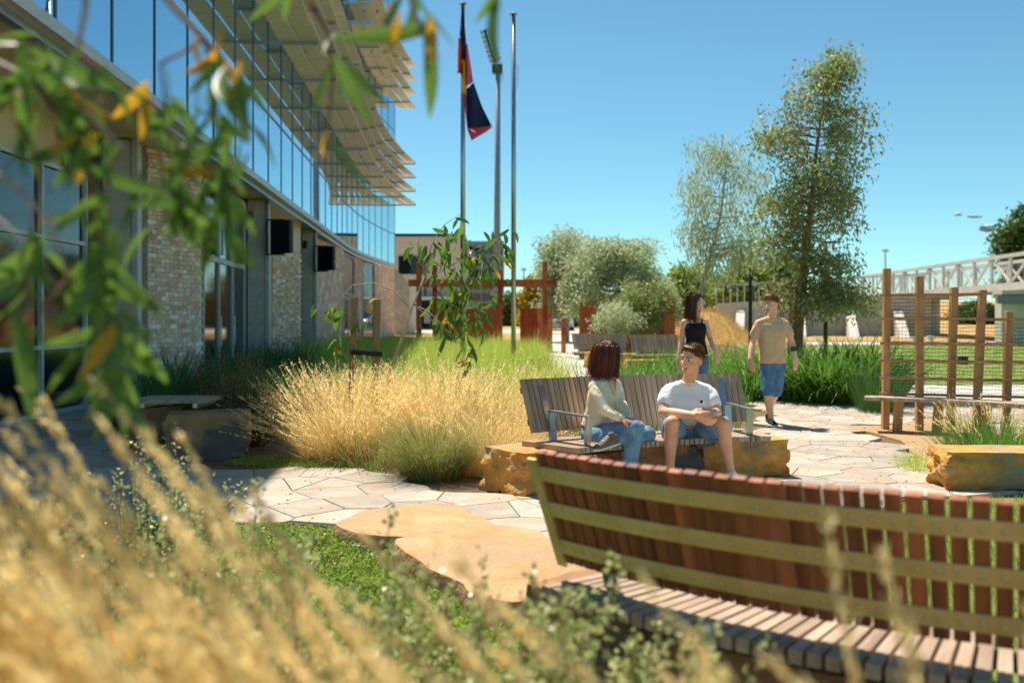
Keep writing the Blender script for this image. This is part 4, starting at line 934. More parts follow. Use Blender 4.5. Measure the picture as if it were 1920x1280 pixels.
clump('golden_grass_clump', 'large golden feathery grass clump at the bend of the left path', (-1.72,10.35), .42, 1200, .84, .006, 'gold_grass', (.05,1.1), (.1,.7), 520)
clump('golden_grass_clump', 'golden grass clump right behind the green tussock', (-.85,10.6), .46, 1000, .86, .006, 'gold_grass', (.05,1.15), (.1,.7), 480)
clump('golden_grass_clump', 'pale straw clump against the left end of the couple\'s bench', (-.12,9.6), .40, 900, .75, .006, 'gold_grass', (.05,.9), (.3,1.1), 160)
clump('golden_grass_clump', 'golden clump behind the left stake', (-1.9,12.6), .45, 800, .72, .006, 'gold_grass', (.05,.6), (.2,.8), 200)
clump('golden_grass_clump', 'golden clump straight behind the young gum', (-1.1,12.9), .55, 900, .8, .007, 'gold_grass', (.05,.6), (.2,.8), 220)
clump('golden_grass_clump', 'straw-coloured clump left of the garden path', (.1,12.9), .55, 900, .8, .007, 'gold_grass', (.05,.7), (.2,.9), 220)
clump('green_tussock', 'fine green tussock overhanging the left path beside the ochre boulder', (-.72,8.95), .26, 2200, .78, .0045, 'green_tussock', (.05,.8), (.6,1.6))
clump('green_tussock', 'small green-gold tussock wedged behind the ochre boulder', (-.25,9.15), .2, 700, .5, .005, 'gold_grass', (.1,.9), (.4,1.3))
for i, (x, y, hgt, n, m_) in enumerate(((-4.6,12.5,1.0,420,'strap_dark'),(-5.0,14.2,1.05,420,'strap_dark'),(-5.4,16.0,1.1,400,'strap_dark'),(-4.4,14.4,1.0,380,'strap_dark'),(-5.0,18.0,1.15,380,'strap_dark'),(-4.2,17.0,1.0,380,'strap_dark'),(-5.6,20.5,1.1,350,'strap_dark'),(-4.9,23.0,1.1,350,'strap_dark'),(-5.9,25.5,1.1,320,'strap_dark'))):
    clump('strap_leaf_clump', 'dark strap-leaved clump in the planting bed along the shaded brick wall', (x,y), .32, n, hgt, .024, m_, (.08,.8), (.3,1.3), cat='plant', group='strap-leaved plants along the building')
for i, (x, Y_, hgt) in enumerate(((1405,17.6,.9),(1455,18.3,.95),(1500,17.3,1.0),(1545,16.9,1.05),(1590,16.7,1.1),(1630,16.8,1.1),(1655,17.4,1.0),(1570,18.2,1.0),(1612,18.4,1.0),(1480,19.4,.95),(1430,20,.9))):
    g = GX(x,Y_); clump('strap_leaf_clump', 'bright green strap-leaved clump in the hedge behind the walking man', (g.x,g.y), .34, 330, hgt*1.22, .042, 'strap_green', (.06,.8), (.4,1.9), cat='plant', group='strap-leaved hedge behind the walking man')
for i, (x, Y_, hgt) in enumerate(((1170,15.5,.85),(1215,16.5,.85),(1260,17,.85),(1300,18.5,.9),(1345,19,.9),(1385,19.5,.9),(1240,20,.9),(1290,21.5,.9),(1340,22.5,.9),(1400,22,.9),(1190,19,.8))):
    g = GX(x,Y_); clump('strap_leaf_clump', 'light green strap-leaved clump in the bed behind the seated couple', (g.x,g.y), .4, 280, hgt*1.15, .038, 'strap_green', (.06,.9), (.4,1.8), cat='plant', group='strap-leaved bed behind the couple')
clump('iris_clump', 'upright pale green sword-leaved clump just behind the bench and woman', (1.05,10.6), .4, 90, 1.05, .03, 'strap_green', (.02,.35), (.02,.4), cat='plant')
clump('sedge_clump', 'green and rust-tipped sedge tuft above the squared boulder', (4.55,9.35), .42, 1300, .62, .008, 'strap_green', (.05,.7), (.1,.9), 120, cat='grass')
clump('sedge_clump', 'green sedge tuft at the right edge beside the squared boulder', (5.35,9.2), .4, 900, .62, .008, 'strap_green', (.05,.7), (.1,.9), 90, cat='grass')
clump('sedge_clump', 'sparse dry tuft on the gravel left of the squared boulder', (3.82,9.35), .18, 260, .3, .006, 'lime_grass', (.1,1.0), (.3,1.0), cat='grass')
clump('sedge_clump', 'dark reedy tuft behind the first post of the mesh screen', (5.6,15.2), .3, 500, 1.0, .008, 'strap_dark', (.05,.5), (.1,.6), cat='grass')
clump('wispy_grass_clump', 'sparse wispy straw stems leaning left out of the large golden clump', (-1.75,10.1), .38, 140, .9, .005, 'gold_grass', (.2,1.2), (.0,.5), 180, az=(3.0,1.1))
clump('wispy_grass_clump', 'sparse wispy straw stems between the golden clump and the bench', (-.45,10.1), .42, 160, .95, .005, 'gold_grass', (.1,1.2), (.0,.6), 200)
clump('wispy_grass_clump', 'green and straw mixed tuft between the stakes and the tussock', (-1.35,9.75), .35, 420, .7, .005, 'green_tussock', (.1,1.2), (.2,1.2), 90)
# lime meadow behind the poles: nobody could count it
MEAD = [(-4.2,14.5),(-.6,13.0),(.7,13.2),(.9,22),(.9,34),(-2,36),(-6.3,36),(-5.5,26),(-3.6,20)]
def meadow(name, n, poly, L_, W_, m, label, zf=True):
    q = scatter(n, poly); q[:,2] = [gz(y)-.03 for y in q[:,1]]; k = len(q)
    o = blades(name, q, rng.uniform(0,6.28,k), rng.uniform(.02,.5,k), rng.uniform(.1,.9,k), rng.uniform(.5,1.15,k)*L_, W_, m, None, 3)
    tag(o, label, 'grass', None, 'stuff'); return o
meadow('meadow_grass', 42000, MEAD, .72, .011, 'lime_grass', 'lime-green meadow grass round the flagpoles')
tc = scatter(170, MEAD); tq = np.concatenate([disc(150, (c[0],c[1]), .28) for c in tc]); tq[:,2] = [gz(y)-.03 for y in tq[:,1]]; k = len(tq); hh = np.repeat(rng.uniform(.6,1.2,len(tc)),150)
tag(blades('meadow_tufts', tq, rng.uniform(0,6.28,k), rng.uniform(.05,.6,k), rng.uniform(.3,1.2,k), hh*rng.uniform(.6,1.1,k), .011, 'lime_grass', None, 4), 'taller loose tufts standing in the lime meadow', 'grass', None, 'stuff')
meadow('meadow_straw', 6000, MEAD, .8, .006, 'gold_grass', 'straw-coloured stems scattered through the lime meadow')
meadow('right_bed_grass', 9000, [(3.0,20),(8,19.5),(9,24),(8,30),(3,32),(2.4,26)], .5, .012, 'lime_grass', 'light green grass between the hedge and the dry mound')
meadow('bed_fill_grass', 7000, [(.9,10.6),(2.6,11.6),(4.2,17.5),(4.6,20.5),(2.4,21),(1.0,15)], .35, .011, 'strap_green', 'low green grass filling the bed behind the couple')
meadow('mound_grass', 9000, [(5.5,43),(13,43),(13,53),(5.5,53)], .4, .016, 'dry_blade', 'dry yellow grass on the mound by the ramp wall')
for o in [bpy.data.objects['mound_grass']]:
    v = np.empty(len(o.data.vertices)*3, np.float32); o.data.vertices.foreach_get('co', v); v = v.reshape(-1,3)
    r = np.minimum(1, np.hypot((v[:,0]-9.6)/2.9, (v[:,1]-49)/5)); v[:,2] += np.maximum(0, 1.55*(.5+.5*np.cos(np.pi*r)))-.1
    o.data.vertices.foreach_set('co', v.ravel()); o.data.update()
q = scatter(30000, [(LC[0]+LR*math.cos(a*math.pi/16), LC[1]+LR*math.sin(a*math.pi/16)) for a in range(32)], -.006); k = len(q)
tag(blades('lawn_grass', q, rng.uniform(0,6.28,k), rng.uniform(.1,.8,k), rng.uniform(.1,.8,k), rng.uniform(.03,.075,k), .005, 'lawn_blade', None, 2), 'mown green lawn inside the ring of benches', 'grass', None, 'stuff')
q = scatter(12000, [(7.8,21.8),(22,21.8),(24,43),(9.6,43)], 0); q[:,2] = [gz(y) for y in q[:,1]]; k = len(q)
tag(blades('far_lawn_grass', q, rng.uniform(0,6.28,k), rng.uniform(.1,.8,k), .4, rng.uniform(.05,.11,k), .014, 'lawn_blade', None, 2), 'mown green lawn beyond the mesh screen', 'grass', None, 'stuff')
# ground cover on the near left and along the path edges
def cover(name, n, poly, h, m, label, s_=.016):
    q = scatter(n, poly, 0); k = len(q); hz = np.array([.5+.5*noise.noise(Vector((x*1.7,y*1.7,3))) for x, y, _ in q]); q[:,2] = -.03+rng.uniform(.1,1,k)*h*hz
    d = rng.normal(size=(k,3)); d[:,2] = np.abs(d[:,2])*.8
    tag(leaves(name, q, d, rng.uniform(.7,1.4,k)*s_, s_*.75, m, None), label, 'ground cover', None, 'stuff')
cover('ground_cover', 90000, [G2(430,984),G2(640,990),G2(750,1020),G2(860,1095),G2(1000,1140),(.0,3.0),(-.2,1.9),(-2.5,1.9),(-3.2,4.2),(-3.0,6.3)], .10, 'cover_leaf', 'bright green ground cover at the near side of the left path', .024)
cover('path_edge_cover', 9000, [G2(420,866),G2(620,884),G2(730,886),(-1.6,10.3),(-2.9,10.4)], .06, 'cover_leaf', 'low green cover between the path and the golden clump', .018)
def shrub(label, c, r, h, n, m, ls, tw='twig_red', nt_=60, cat='shrub', fmin=.15):
    o = empty('small_leaved_shrub', (c[0],c[1],-.03), 0, label, cat); mb = MB(); pos = []; dr = []
    for k in range(nt_):
        a = random.uniform(0,6.28); rr = r*math.sqrt(random.random()); tipv = Vector((c[0]+rr*math.cos(a), c[1]+rr*math.sin(a), h*random.uniform(.55,1.08)*(1-.35*(rr/r)**2)))
        b_ = Vector((c[0]+rr*.3*math.cos(a), c[1]+rr*.3*math.sin(a), -.03)); md = (b_+tipv)/2+Vector((rr*.15*math.cos(a),rr*.15*math.sin(a),.03)); mb.tube([b_,md,tipv], [.004,.003,.0015], 5, False)
        for _ in range(n//nt_):
            f = random.uniform(fmin,1); p = b_*(1-f)**2+md*2*f*(1-f)+tipv*f*f; pos.append(p+Vector((random.gauss(0,.012),random.gauss(0,.012),random.gauss(0,.012)))); dr.append((random.gauss(0,1),random.gauss(0,1),random.gauss(.5,.7)))
    mb.build('stems', M[tw], o); pos = np.array(pos); k = len(pos); leaves('foliage', pos, np.array(dr), rng.uniform(.7,1.3,k)*ls, rng.uniform(.6,.9,k)*ls, m, o, .15)
shrub('green small-leaved shrub at bottom centre before the flat boulders', (-.42,2.65), .46, .88, 7000, 'shrub_leaf', .024)
shrub('small-leaved shrub at bottom centre left of the near bench', (.05,2.45), .42, .82, 6400, 'shrub_leaf', .024)
shrub('small-leaved shrub at the bottom right under the near bench', (.36,2.2), .34, .72, 5000, 'shrub_leaf', .023)
shrub('small-leaved shrub deep in the golden grass at lower left', (-.95,2.9), .5, .92, 6000, 'shrub_leaf', .024)
shrub('leafy upright shrub beside the shaded left path', (-1.65,4.6), .42, .85, 3600, 'shrub_leaf', .022)
shrub('leafy shrub at far left edge of the near bed', (-2.1,4.0), .45, .75, 3000, 'shrub_leaf', .022)
shrub('brown twiggy shrub in shade left of the golden clump', (-2.95,11.2), .55, 1.0, 8000, 'shrub_brown', .022, 'bark_dark', 90)
shrub('second brown twiggy shrub further back in the shade', (-3.6,12.6), .55, 1.1, 6000, 'shrub_brown', .022, 'bark_dark', 80)
# tall feather grass close to the lens: long bent stems that end in thick soft plumes
def feather(label, c, r, n, nb, zr, az, lean=(.25,.7), m='gold_grass', pl=.20, pr=.011, fl=70):
    o = empty('feather_grass', (c[0],c[1],-.03), 0, label, 'grass', 'feather grass close to the lens')
    if nb:
        b_ = disc(nb, c, r, -.03); blades('blades', b_, az[0]+rng.normal(0,az[1]*1.6,nb), rng.uniform(.05,.6,nb), rng.uniform(.2,1.0,nb), rng.uniform(.5,.9,nb)*zr[1], .007, m, o, 5)
    b_ = disc(n, c, r, -.03); a = az[0]+rng.normal(0,az[1],n); ln = rng.uniform(*lean,n); cu = rng.uniform(.0,.3,n); Ls = rng.uniform(*zr,n)/np.cos(ln+cu*.5)
    Vv, Fq, tip = blade_arrays(b_, a, ln, cu, Ls, .0045, 5); link('stems', mesh_quads('stems', Vv, Fq), M[m], o)
    h = np.stack([np.cos(a),np.sin(a),np.zeros(n)],1); th = ln+cu*.9; d = np.sin(th)[:,None]*h+np.cos(th)[:,None]*np.array([0,0,1.])
    f = rng.uniform(0,1,(n,fl,1)); ax_ = tip[:,None,:]-d[:,None,:]*f*pl; wid = pr*np.sin(np.pi*np.clip(f*.9+.08,0,1))
    pos = (ax_+rng.normal(0,1,(n,fl,3))*wid*.55).reshape(-1,3); dd = (d[:,None,:]*1.6+rng.normal(0,.4,(n,fl,3))).reshape(-1,3); k = len(pos)
    leaves('seed_heads', pos, dd, rng.uniform(.014,.030,k), .0065, 'straw_plume', o); return o
AZ = (2.95, .20)                                          # the wind bends it to the left
fx = dict(pr=.008, fl=85, pl=.28)
for (x, y, r, n, nb, zr, ln, lab) in ((.12,.90,.15,62,70,(.65,1.08),(.5,.85),'tall blurred golden feather grass in the lower left corner'),(-.08,1.05,.20,60,50,(.9,1.27),(.5,.8),'blurred golden feather grass nearest the left edge'),
    (.20,1.25,.22,70,50,(.85,1.30),(.5,.8),'blurred golden feather grass rising highest at left'),(-.10,1.5,.26,56,50,(.7,1.26),(.45,.8),'blurred golden feather grass behind the left corner clump'),(.36,.92,.17,64,40,(.85,1.14),(.5,.85),'blurred golden feather grass at the bottom, left of centre'),
    (.56,1.12,.20,40,24,(.78,1.06),(.5,.85),'blurred golden feather grass at bottom centre'),(.92,1.05,.20,26,16,(.82,1.06),(.45,.85),'blurred golden stems at bottom, right of centre')):
    feather(lab, (x,y), r, n, nb, zr, AZ, ln, **fx)
feather('few blurred golden stems crossing the near bench\'s left end', (.30,1.45), .08, 7, 20, (.60,.84), (1.2,1.2), (.1,.5), **fx)
feather('blurred golden stems at the right edge before the near bench', (.58,1.10), .07, 16, 50, (.80,1.16), (.7,.9), (.05,.3), **fx)
feather('golden and green stems in the lower right corner', (.64,1.2), .08, 6, 46, (.55,.9), (2.2,.8), (.1,.5), 'strap_green', **fx)

# fallen leaves and grit on the paving
q = np.concatenate([scatter(1500, LEFTP, .008), scatter(2600, RIGHTP, .008)]); k = len(q); d = rng.normal(size=(k,3)); d[:,2] *= .12
tag(leaves('leaf_litter', q, d, rng.uniform(.015,.05,k), rng.uniform(.006,.014,k), 'dry_blade', None), 'dry leaf litter scattered over the paving', 'leaf litter', None, 'stuff')

# plants that stand in rows are told apart by their place
ORD = ['first','second','third','fourth','fifth','sixth','seventh','eighth','ninth','tenth','eleventh','twelfth']
for grp, txt in (('strap-leaved plants along the building','dark strap-leaved clump by the shaded brick wall, %s nearest of its bed'),('strap-leaved hedge behind the walking man','bright strap-leaved clump in the hedge behind the walking man, %s from left'),('strap-leaved bed behind the couple','light green strap-leaved clump in the bed behind the couple, %s from left')):
    ob = [o for o in C.objects if o.get('group') == grp]; ob.sort(key=lambda o: o.location.y if 'building' in grp else o.location.x/o.location.y)
    for o, w_ in zip(ob, ORD): o['label'] = txt % w_
# ================================================================ PEOPLE
def V3(*a): return Vector(a)
def caps(a, b_, r0, r1, n=14):
    a = Vector(a); b_ = Vector(b_); d = b_-a; l = d.length
    d = d.normalized() if l > 1e-6 else V3(0,0,1); pts = []; rad = []
    for t in (-.999,-.92,-.75,-.45,0): pts.append(a+d*r0*t); rad.append(r0*math.sqrt(max(1e-4,1-t*t)))
    for t in (.33,.67): pts.append(a+(b_-a)*t); rad.append(r0+(r1-r0)*t)
    for t in (0,.45,.75,.92,.999): pts.append(b_+d*r1*t); rad.append(r1*math.sqrt(max(1e-4,1-t*t)))
    return MB().tube(pts, rad, n)
def chain(pts): # [(point, radius), ...]
    return [caps(pts[i][0], pts[i+1][0], pts[i][1], pts[i+1][1]) for i in range(len(pts)-1)]
def ell(c, rs, ax=None):
    ax = ax or (V3(1,0,0), V3(0,1,0), V3(0,0,1)); c = Vector(c); mb = MB(); n, m_ = 16, 10; vs = [c+ax[2]*rs[2]]; fs = []
    for j in range(1, m_):
        t = math.pi*j/m_
        for i in range(n): p = 2*math.pi*i/n; vs.append(c+ax[0]*rs[0]*math.sin(t)*math.cos(p)+ax[1]*rs[1]*math.sin(t)*math.sin(p)+ax[2]*rs[2]*math.cos(t))
    vs.append(c-ax[2]*rs[2]); e = len(vs)-1
    for i in range(n): fs.append((0,1+i,1+(i+1)%n)); q = 1+(m_-2)*n; fs.append((e,q+(i+1)%n,q+i))
    for j in range(m_-2):
        for i in range(n): a = 1+j*n+i; b_ = 1+j*n+(i+1)%n; fs.append((a,a+n,b_+n,b_))
    if ax[0].cross(ax[1]).dot(ax[2]) < 0: fs = [tuple(reversed(f)) for f in fs]
    return mb.add(vs, fs)
def loft(secs, right): # [(centre, half width, half depth)], a closed trunk of oval sections
    n = 20; vs = []; fs = []; right = Vector(right).normalized(); m_ = len(secs)
    for i, (c, hw, hd) in enumerate(secs):
        c = Vector(c); d = (Vector(secs[min(i+1,m_-1)][0])-Vector(secs[max(i-1,0)][0])).normalized(); r_ = (right-d*right.dot(d)).normalized(); f = d.cross(r_)
        for k in range(n):
            t = 2*math.pi*k/n; cs, sn = math.cos(t), math.sin(t); e = .82
            vs.append(c+r_*hw*math.copysign(abs(cs)**e,cs)+f*hd*math.copysign(abs(sn)**e,sn))
    for i in range(m_-1):
        for k in range(n): fs.append((i*n+k, i*n+(k+1)%n, (i+1)*n+(k+1)%n, (i+1)*n+k))
    fs += [tuple(reversed(range(n))), tuple(range((m_-1)*n, m_*n))]
    return MB().add(vs, fs)
def blob(name, prims, m, parent, voxel=.008, it=4, wr=0, seed=0):
    mb = MB()
    for p in prims: mb.add(p.v, p.f)
    me = mb.mesh(name); t = bpy.data.objects.new('tmp', me); C.objects.link(t)
    r = t.modifiers.new('r','REMESH'); r.mode = 'VOXEL'; r.voxel_size = voxel; s_ = t.modifiers.new('s','SMOOTH'); s_.factor = .5; s_.iterations = it
    dg = bpy.context.evaluated_depsgraph_get(); dg.update(); me2 = bpy.data.meshes.new_from_object(t.evaluated_get(dg)); bpy.data.objects.remove(t); me2.name = name
    if wr:                                                   # cloth folds
        k = len(me2.vertices); v = np.empty(k*3, np.float32); nn = np.empty(k*3, np.float32); me2.vertices.foreach_get('co', v); me2.vertices.foreach_get('normal', nn); v = v.reshape(-1,3); nn = nn.reshape(-1,3)
        d = np.array([noise.noise(Vector((q[0]*9+seed, q[1]*9, q[2]*6)))*.7+noise.noise(Vector((q[0]*22+seed, q[1]*22, q[2]*13)))*.35 for q in v])
        d = np.abs(d)*2-.5; v += nn*(d*wr)[:,None]; me2.vertices.foreach_set('co', v.ravel()); me2.update()
    me2.shade_smooth(); me2.materials.clear(); return link(name, me2, M[m], parent)
def hand(wr, d, n, curl=.5, side=1, s_=1.0):
    """prims of a hand: wrist point, finger direction, palm normal (fingers curl towards it), thumb side sign"""
    d = Vector(d).normalized(); n = Vector(n); n = (n-d*n.dot(d)).normalized(); x = d.cross(n)*side; out = []; wr = Vector(wr)
    for k, (off, ln) in enumerate(((.030,.072),(.010,.080),(-.010,.075),(-.029,.060))):
        kn = wr+d*.085*s_+x*off*s_; out.append(caps(wr+x*off*.6*s_, kn, .017*s_, .0125*s_, 8))
        p = kn; ang = curl*.5
        for j, fr in enumerate((.45,.33,.26)):
            dd = d*math.cos(ang)+n*math.sin(ang); q = p+dd*ln*fr*s_; out.append(caps(p, q, (.0105-.001*j)*s_, (.0098-.001*j)*s_, 8)); p = q; ang += curl
    a = wr+x*.022*s_+d*.02*s_; b_ = a+(x*.75+d*.6+n*.25)*.045*s_; c = b_+(x*.25+d*.9+n*.35)*.035*s_; out += [caps(a,b_,.016*s_,.012*s_,8), caps(b_,c,.0115*s_,.0095*s_,8)]
    return out
def head_prims(c, f, u, s_=1.0):
    f = Vector(f).normalized(); u = Vector(u); u = (u-f*u.dot(f)).normalized(); r_ = f.cross(u); ax = (r_,f,u); A = lambda x,y,z: c+(r_*x+f*y+u*z)*s_
    E = lambda p, rs: ell(p, [q*s_ for q in rs], ax)
    pr = [E(A(0,-.012,.032),(.075,.094,.086)), E(A(0,.018,-.030),(.060,.068,.078)), E(A(0,.052,-.094),(.030,.030,.024)), caps(A(0,.088,.012),A(0,.112,-.030),.009*s_,.0145*s_,8), caps(A(-.012,.094,-.036),A(.012,.094,-.036),.010*s_,.010*s_,8),
          caps(A(-.042,.070,.030),A(.042,.070,.030),.015*s_,.015*s_,8), E(A(.036,.052,-.026),(.024,.026,.026)), E(A(-.036,.052,-.026),(.024,.026,.026)), caps(A(-.02,.076,-.066),A(.02,.076,-.066),.010*s_,.010*s_,8),
          E(A(.075,-.012,-.006),(.010,.019,.031)), E(A(-.075,-.012,-.006),(.010,.019,.031)), E(A(.040,.0,-.075),(.022,.04,.03)), E(A(-.040,.0,-.075),(.022,.04,.03))]
    return pr, A, ax
def face(o, A, ax, s_, browm, smile=0):
    for sx in (-1,1):
        e = MB(); p = ell(A(sx*.031,.0765,.008), (.0125*s_,.011*s_,.0062*s_), ax); e.add(p.v,p.f); eo = e.build('eye', M['eyewhite'], o, True)
        p = ell(A(sx*.031-.004,.0865,.008), (.0062*s_,.004*s_,.0062*s_), ax); MB().add(p.v,p.f).build('iris', M['iris'], eo, True)
        p = caps(A(sx*.014,.0925,.030), A(sx*.046,.079,.031), .0036*s_, .0024*s_, 8); MB().add(p.v,p.f).build('eyebrow', M[browm], o, True)
    mb = MB(); ms = [(-.026,.078,-.060+.006*smile),(-.013,.0865,-.066),(0,.089,-.068),(.013,.0865,-.066),(.026,.078,-.060+.006*smile)]
    mb.tube([A(*q) for q in ms], [.003*s_,.006*s_,.0065*s_,.006*s_,.003*s_], 8); mb.build('lips', M['lip'], o, True)
    if smile:
        mb = MB(); mb.tube([A(q[0]*.75,q[1]+.0055,q[2]+.0015) for q in ms[1:4]], [.0025*s_,.0038*s_,.0025*s_], 8); mb.build('teeth', M['teeth'], o, True)
def hair_strands(parent, lines, n, width, m, jit=.02):
    """ribbons that follow guide lines, jittered sideways"""
    vs = []; fs = []
    for _ in range(n):
        g = random.choice(lines); off = Vector((random.gauss(0,jit),random.gauss(0,jit),random.gauss(0,jit*.6))); w0 = width*random.uniform(.6,1.2); sdv = Vector((random.gauss(0,1),random.gauss(0,1),random.gauss(0,.3))).normalized(); b0 = len(vs); cut = random.uniform(.75,1.05); L0 = len(g)
        for i, p in enumerate(g):
            t = i/(L0-1); q = Vector(p)+off*(.5+.6*t); ww = w0*(1-.75*t)
            vs += [tuple(q-sdv*ww/2), tuple(q+sdv*ww/2)]
        for i in range(L0-1): fs.append((b0+2*i,b0+2*i+1,b0+2*i+3,b0+2*i+2))
    o = MB().add(vs, fs).build('strands', M[m], parent, True); o['kind'] = 'stuff'
def shoe(parent, heel, toe, m, h=.075, sole='rubber', wid=.045):
    heel = Vector(heel); toe = Vector(toe); d = (toe-heel).normalized(); up = V3(0,0,1)-d*d.z; up.normalize(); r_ = d.cross(up); L_ = (toe-heel).length
    secs = [(heel+up*.045,wid*.72,.040),(heel+d*.05+up*.05,wid*.8,.046),(heel+d*L_*.4+up*.046,wid*.82,.042),(heel+d*L_*.62+up*.036,wid*.95,.032),(heel+d*L_*.85+up*.028,wid*.98,.024),(heel+d*L_+up*.022,wid*.6,.016)]
    so_ = blob('shoe', [loft(secs, r_), caps(heel+d*.045+up*.06, heel+d*.055+up*(h+.012), .036, .034)], m, parent, .007, 3)
    s2 = [(heel-d*.012+up*.010,wid*.5,.012),(heel+d*.03+up*.010,wid*.86,.012),(heel+d*L_*.35+up*.010,wid*.84,.012),(heel+d*L_*.7+up*.010,wid*1.05,.012),(heel+d*L_*.95+up*.011,wid*.85,.012),(heel+d*(L_+.012)+up*.013,wid*.4,.010)]
    p = loft(s2, r_); MB().add(p.v,p.f).build('sole', M[sole], so_, True)
    for k in range(3):
        q = heel+d*(L_*(.42+.09*k))+up*(.088-.011*k); MB().tube([q-r_*.022,q+up*.004,q+r_*.022], .0035, 6).build('lace', M['sock'], so_)
    return so_
def scalp(c, A, ax, s_, n, ln, m, parent, front=.05, lift=.4, back=0):
    """short hair: tufts standing on the skull, swept back and up"""
    ps = []; ds = []
    while len(ps) < n:
        q = Vector(rng.normal(size=3)).normalized(); x, y, z = q.x*.079, q.y*.099-.012, q.z*.092+.032
        if z < .012+max(0, (y+.01))*.55 or (y > front and z < .075): continue
        ps.append(A(x,y,z)); d = ax[0]*(q.x+rng.normal()*.35)+ax[1]*(q.y*.5+.45-back+rng.normal()*.35)+ax[2]*(q.z*.6+lift+rng.normal()*.3); ds.append(d)
    leaves('strands', np.array([tuple(p) for p in ps]), np.array([tuple(d) for d in ds]), rng.uniform(.7,1.3,n)*ln, .007*s_, m, parent, .1)['kind'] = 'stuff'
# ---------------------------------------------------------------- seated man, white T-shirt
def build_seated_man():
    o = empty('person', (1.62,8.6,0), 0, 'seated man in white T-shirt and frayed denim shorts, hands clasped', 'person')
    Ls, Rs = P(1252,729,8.60), P(1328,729,8.66); hipc = P(1287,812,8.78); hL, hR = P(1266,818,8.72), P(1309,818,8.76); kL, kR = P(1260,792,8.27), P(1356,793,8.33)
    aL, aR = P(1256,893,8.36), P(1371,890,8.42); aL.z = max(aL.z,.09); aR.z = .09; eL, eR = P(1243,772,8.46), P(1344,773,8.56); wL, wR = P(1306,779,8.19), P(1333,776,8.25)
    s_ = 1.10; hc = P(1297,674,8.48); f = V3(-.72,-.66,-.10); u = V3(.16,-.12,1); hp, A, ax = head_prims(hc, f, u, s_)
    nb = (Ls+Rs)/2+V3(.0,-.02,.062); right = (Rs-Ls).normalized()
    pr = hp+[caps(A(0,-.025,-.06), nb, .052, .060)]
    chest = (Ls+Rs)/2+V3(0,.02,-.10); belly = hipc*.55+chest*.45; 
    pr.append(loft([(hipc,.15,.10),(belly,.14,.10),(chest,.15,.095),((Ls+Rs)/2+V3(0,0,-.02),.13,.06),(nb,.055,.05)], right))
    for sh, el, w_ in ((Ls,eL,wL),(Rs,eR,wR)): pr += chain([(sh+V3(0,0,-.025),.052),(sh*.5+el*.5,.052),(el,.042),(el*.6+w_*.4,.044),(w_,.029)])
    for hp_, k, a in ((hL,kL,aL),(hR,kR,aR)): pr += chain([(hp_,.088),(hp_*.45+k*.55,.078),(k,.060),(k*.62+a*.38+V3(0,.035,0),.058),(k*.3+a*.7+V3(0,.015,0),.042),(a,.036),(a+V3(0,-.03,-.05),.034)])
    pr += hand(wL, V3(.72,-.25,-.35), V3(.2,.6,.4), .55, 1, 1.12); pr += hand(wR, V3(-.55,-.30,.15), V3(-.3,.5,-.6), .7, -1, 1.12)
    blob('body', pr, 'skin', o, .0072, 3)
    sp = [loft([(hipc+V3(0,.02,.035),.162,.112),(hipc*.65+chest*.35+V3(0,.01,.03),.166,.118),(chest+V3(0,0,-.05),.182,.130),(chest+V3(0,0,.03),.190,.118),((Ls+Rs)/2+V3(0,.01,-.004),.165,.088),(nb+V3(0,.004,-.002),.074,.064)], right)]
    for sh, el in ((Ls,eL),(Rs,eR)): sp += chain([(nb+V3(0,.01,-.035),.058),(nb*.45+sh*.55+V3(0,.008,-.022),.062),(sh*.92+nb*.08+V3(0,0,-.022),.064),(sh*.72+el*.28,.069),(sh*.48+el*.52,.074)])
    sh_ = blob('t_shirt', sp, 'white_cotton', o, .009, 8, .010, 3)
    p = MB(); p.tube([nb+V3(.074*math.cos(t),.064*math.sin(t)-.004,.002+.012*math.sin(t)) for t in np.linspace(0,6.283,21)], .008, 6, False); p.build('collar', M['white_cotton'], sh_, True)
    cq = chest+V3(.095,-.128,.0); p = ell(cq, (.012,.006,.014)); MB().add(p.v,p.f).build('chest_emblem', M['black'], sh_)
    sp = [ell(hipc+V3(0,-.01,.0), (.185,.15,.11))]
    for h_, k in ((hL,kL),(hR,kR)): sp += chain([(h_,.112),(h_*.5+k*.5,.108),(h_*.2+k*.8+V3(0,0,-.012),.098)])
    so_ = blob('denim_shorts', sp, 'denim', o, .009, 3, .010, 9)
    fr = []
    for h_, k in ((hL,kL),(hR,kR)):
        c = h_*.18+k*.82+V3(0,0,-.012); d = (k-h_).normalized(); x = d.cross(V3(0,0,1)).normalized(); y = x.cross(d)
        for t in rng.uniform(0,6.28,60): fr.append((c+(x*math.cos(t)+y*math.sin(t))*.098+d*.055, d+Vector(rng.normal(size=3))*.4))
    leaves('frayed_hem', np.array([tuple(q[0]) for q in fr]), np.array([tuple(q[1]) for q in fr]), .03, .005, 'thread', so_)
    hr = blob('hair', [ell(A(0,-.020,.052),(.079*s_,.093*s_,.078*s_),ax), ell(A(0,.045,.105),(.055*s_,.040*s_,.014*s_),ax), ell(A(0,-.07,.0),(.066*s_,.04*s_,.06*s_),ax)], 'hair_short', o, .007, 2)
    scalp(hc, A, ax, s_, 900, .022, 'hair_blade_short', hr, .06, .5, -.1)
    face(o, A, ax, s_, 'hair_short', 1)
    for a in (aL, aR):
        so2 = MB(); p = caps(a+V3(0,0,.0), a+V3(0,-.03,-.05), .041, .040); so2.add(p.v,p.f); so2.build('sock', M['sock'], o, True)
        shoe(o, (a.x,a.y+.04,.004), (a.x+(.05 if a is aR else -.03),a.y-.20,.004), 'white_cotton')
leafmat('thread', [(206,216,222),(180,196,208)], .2, .9)
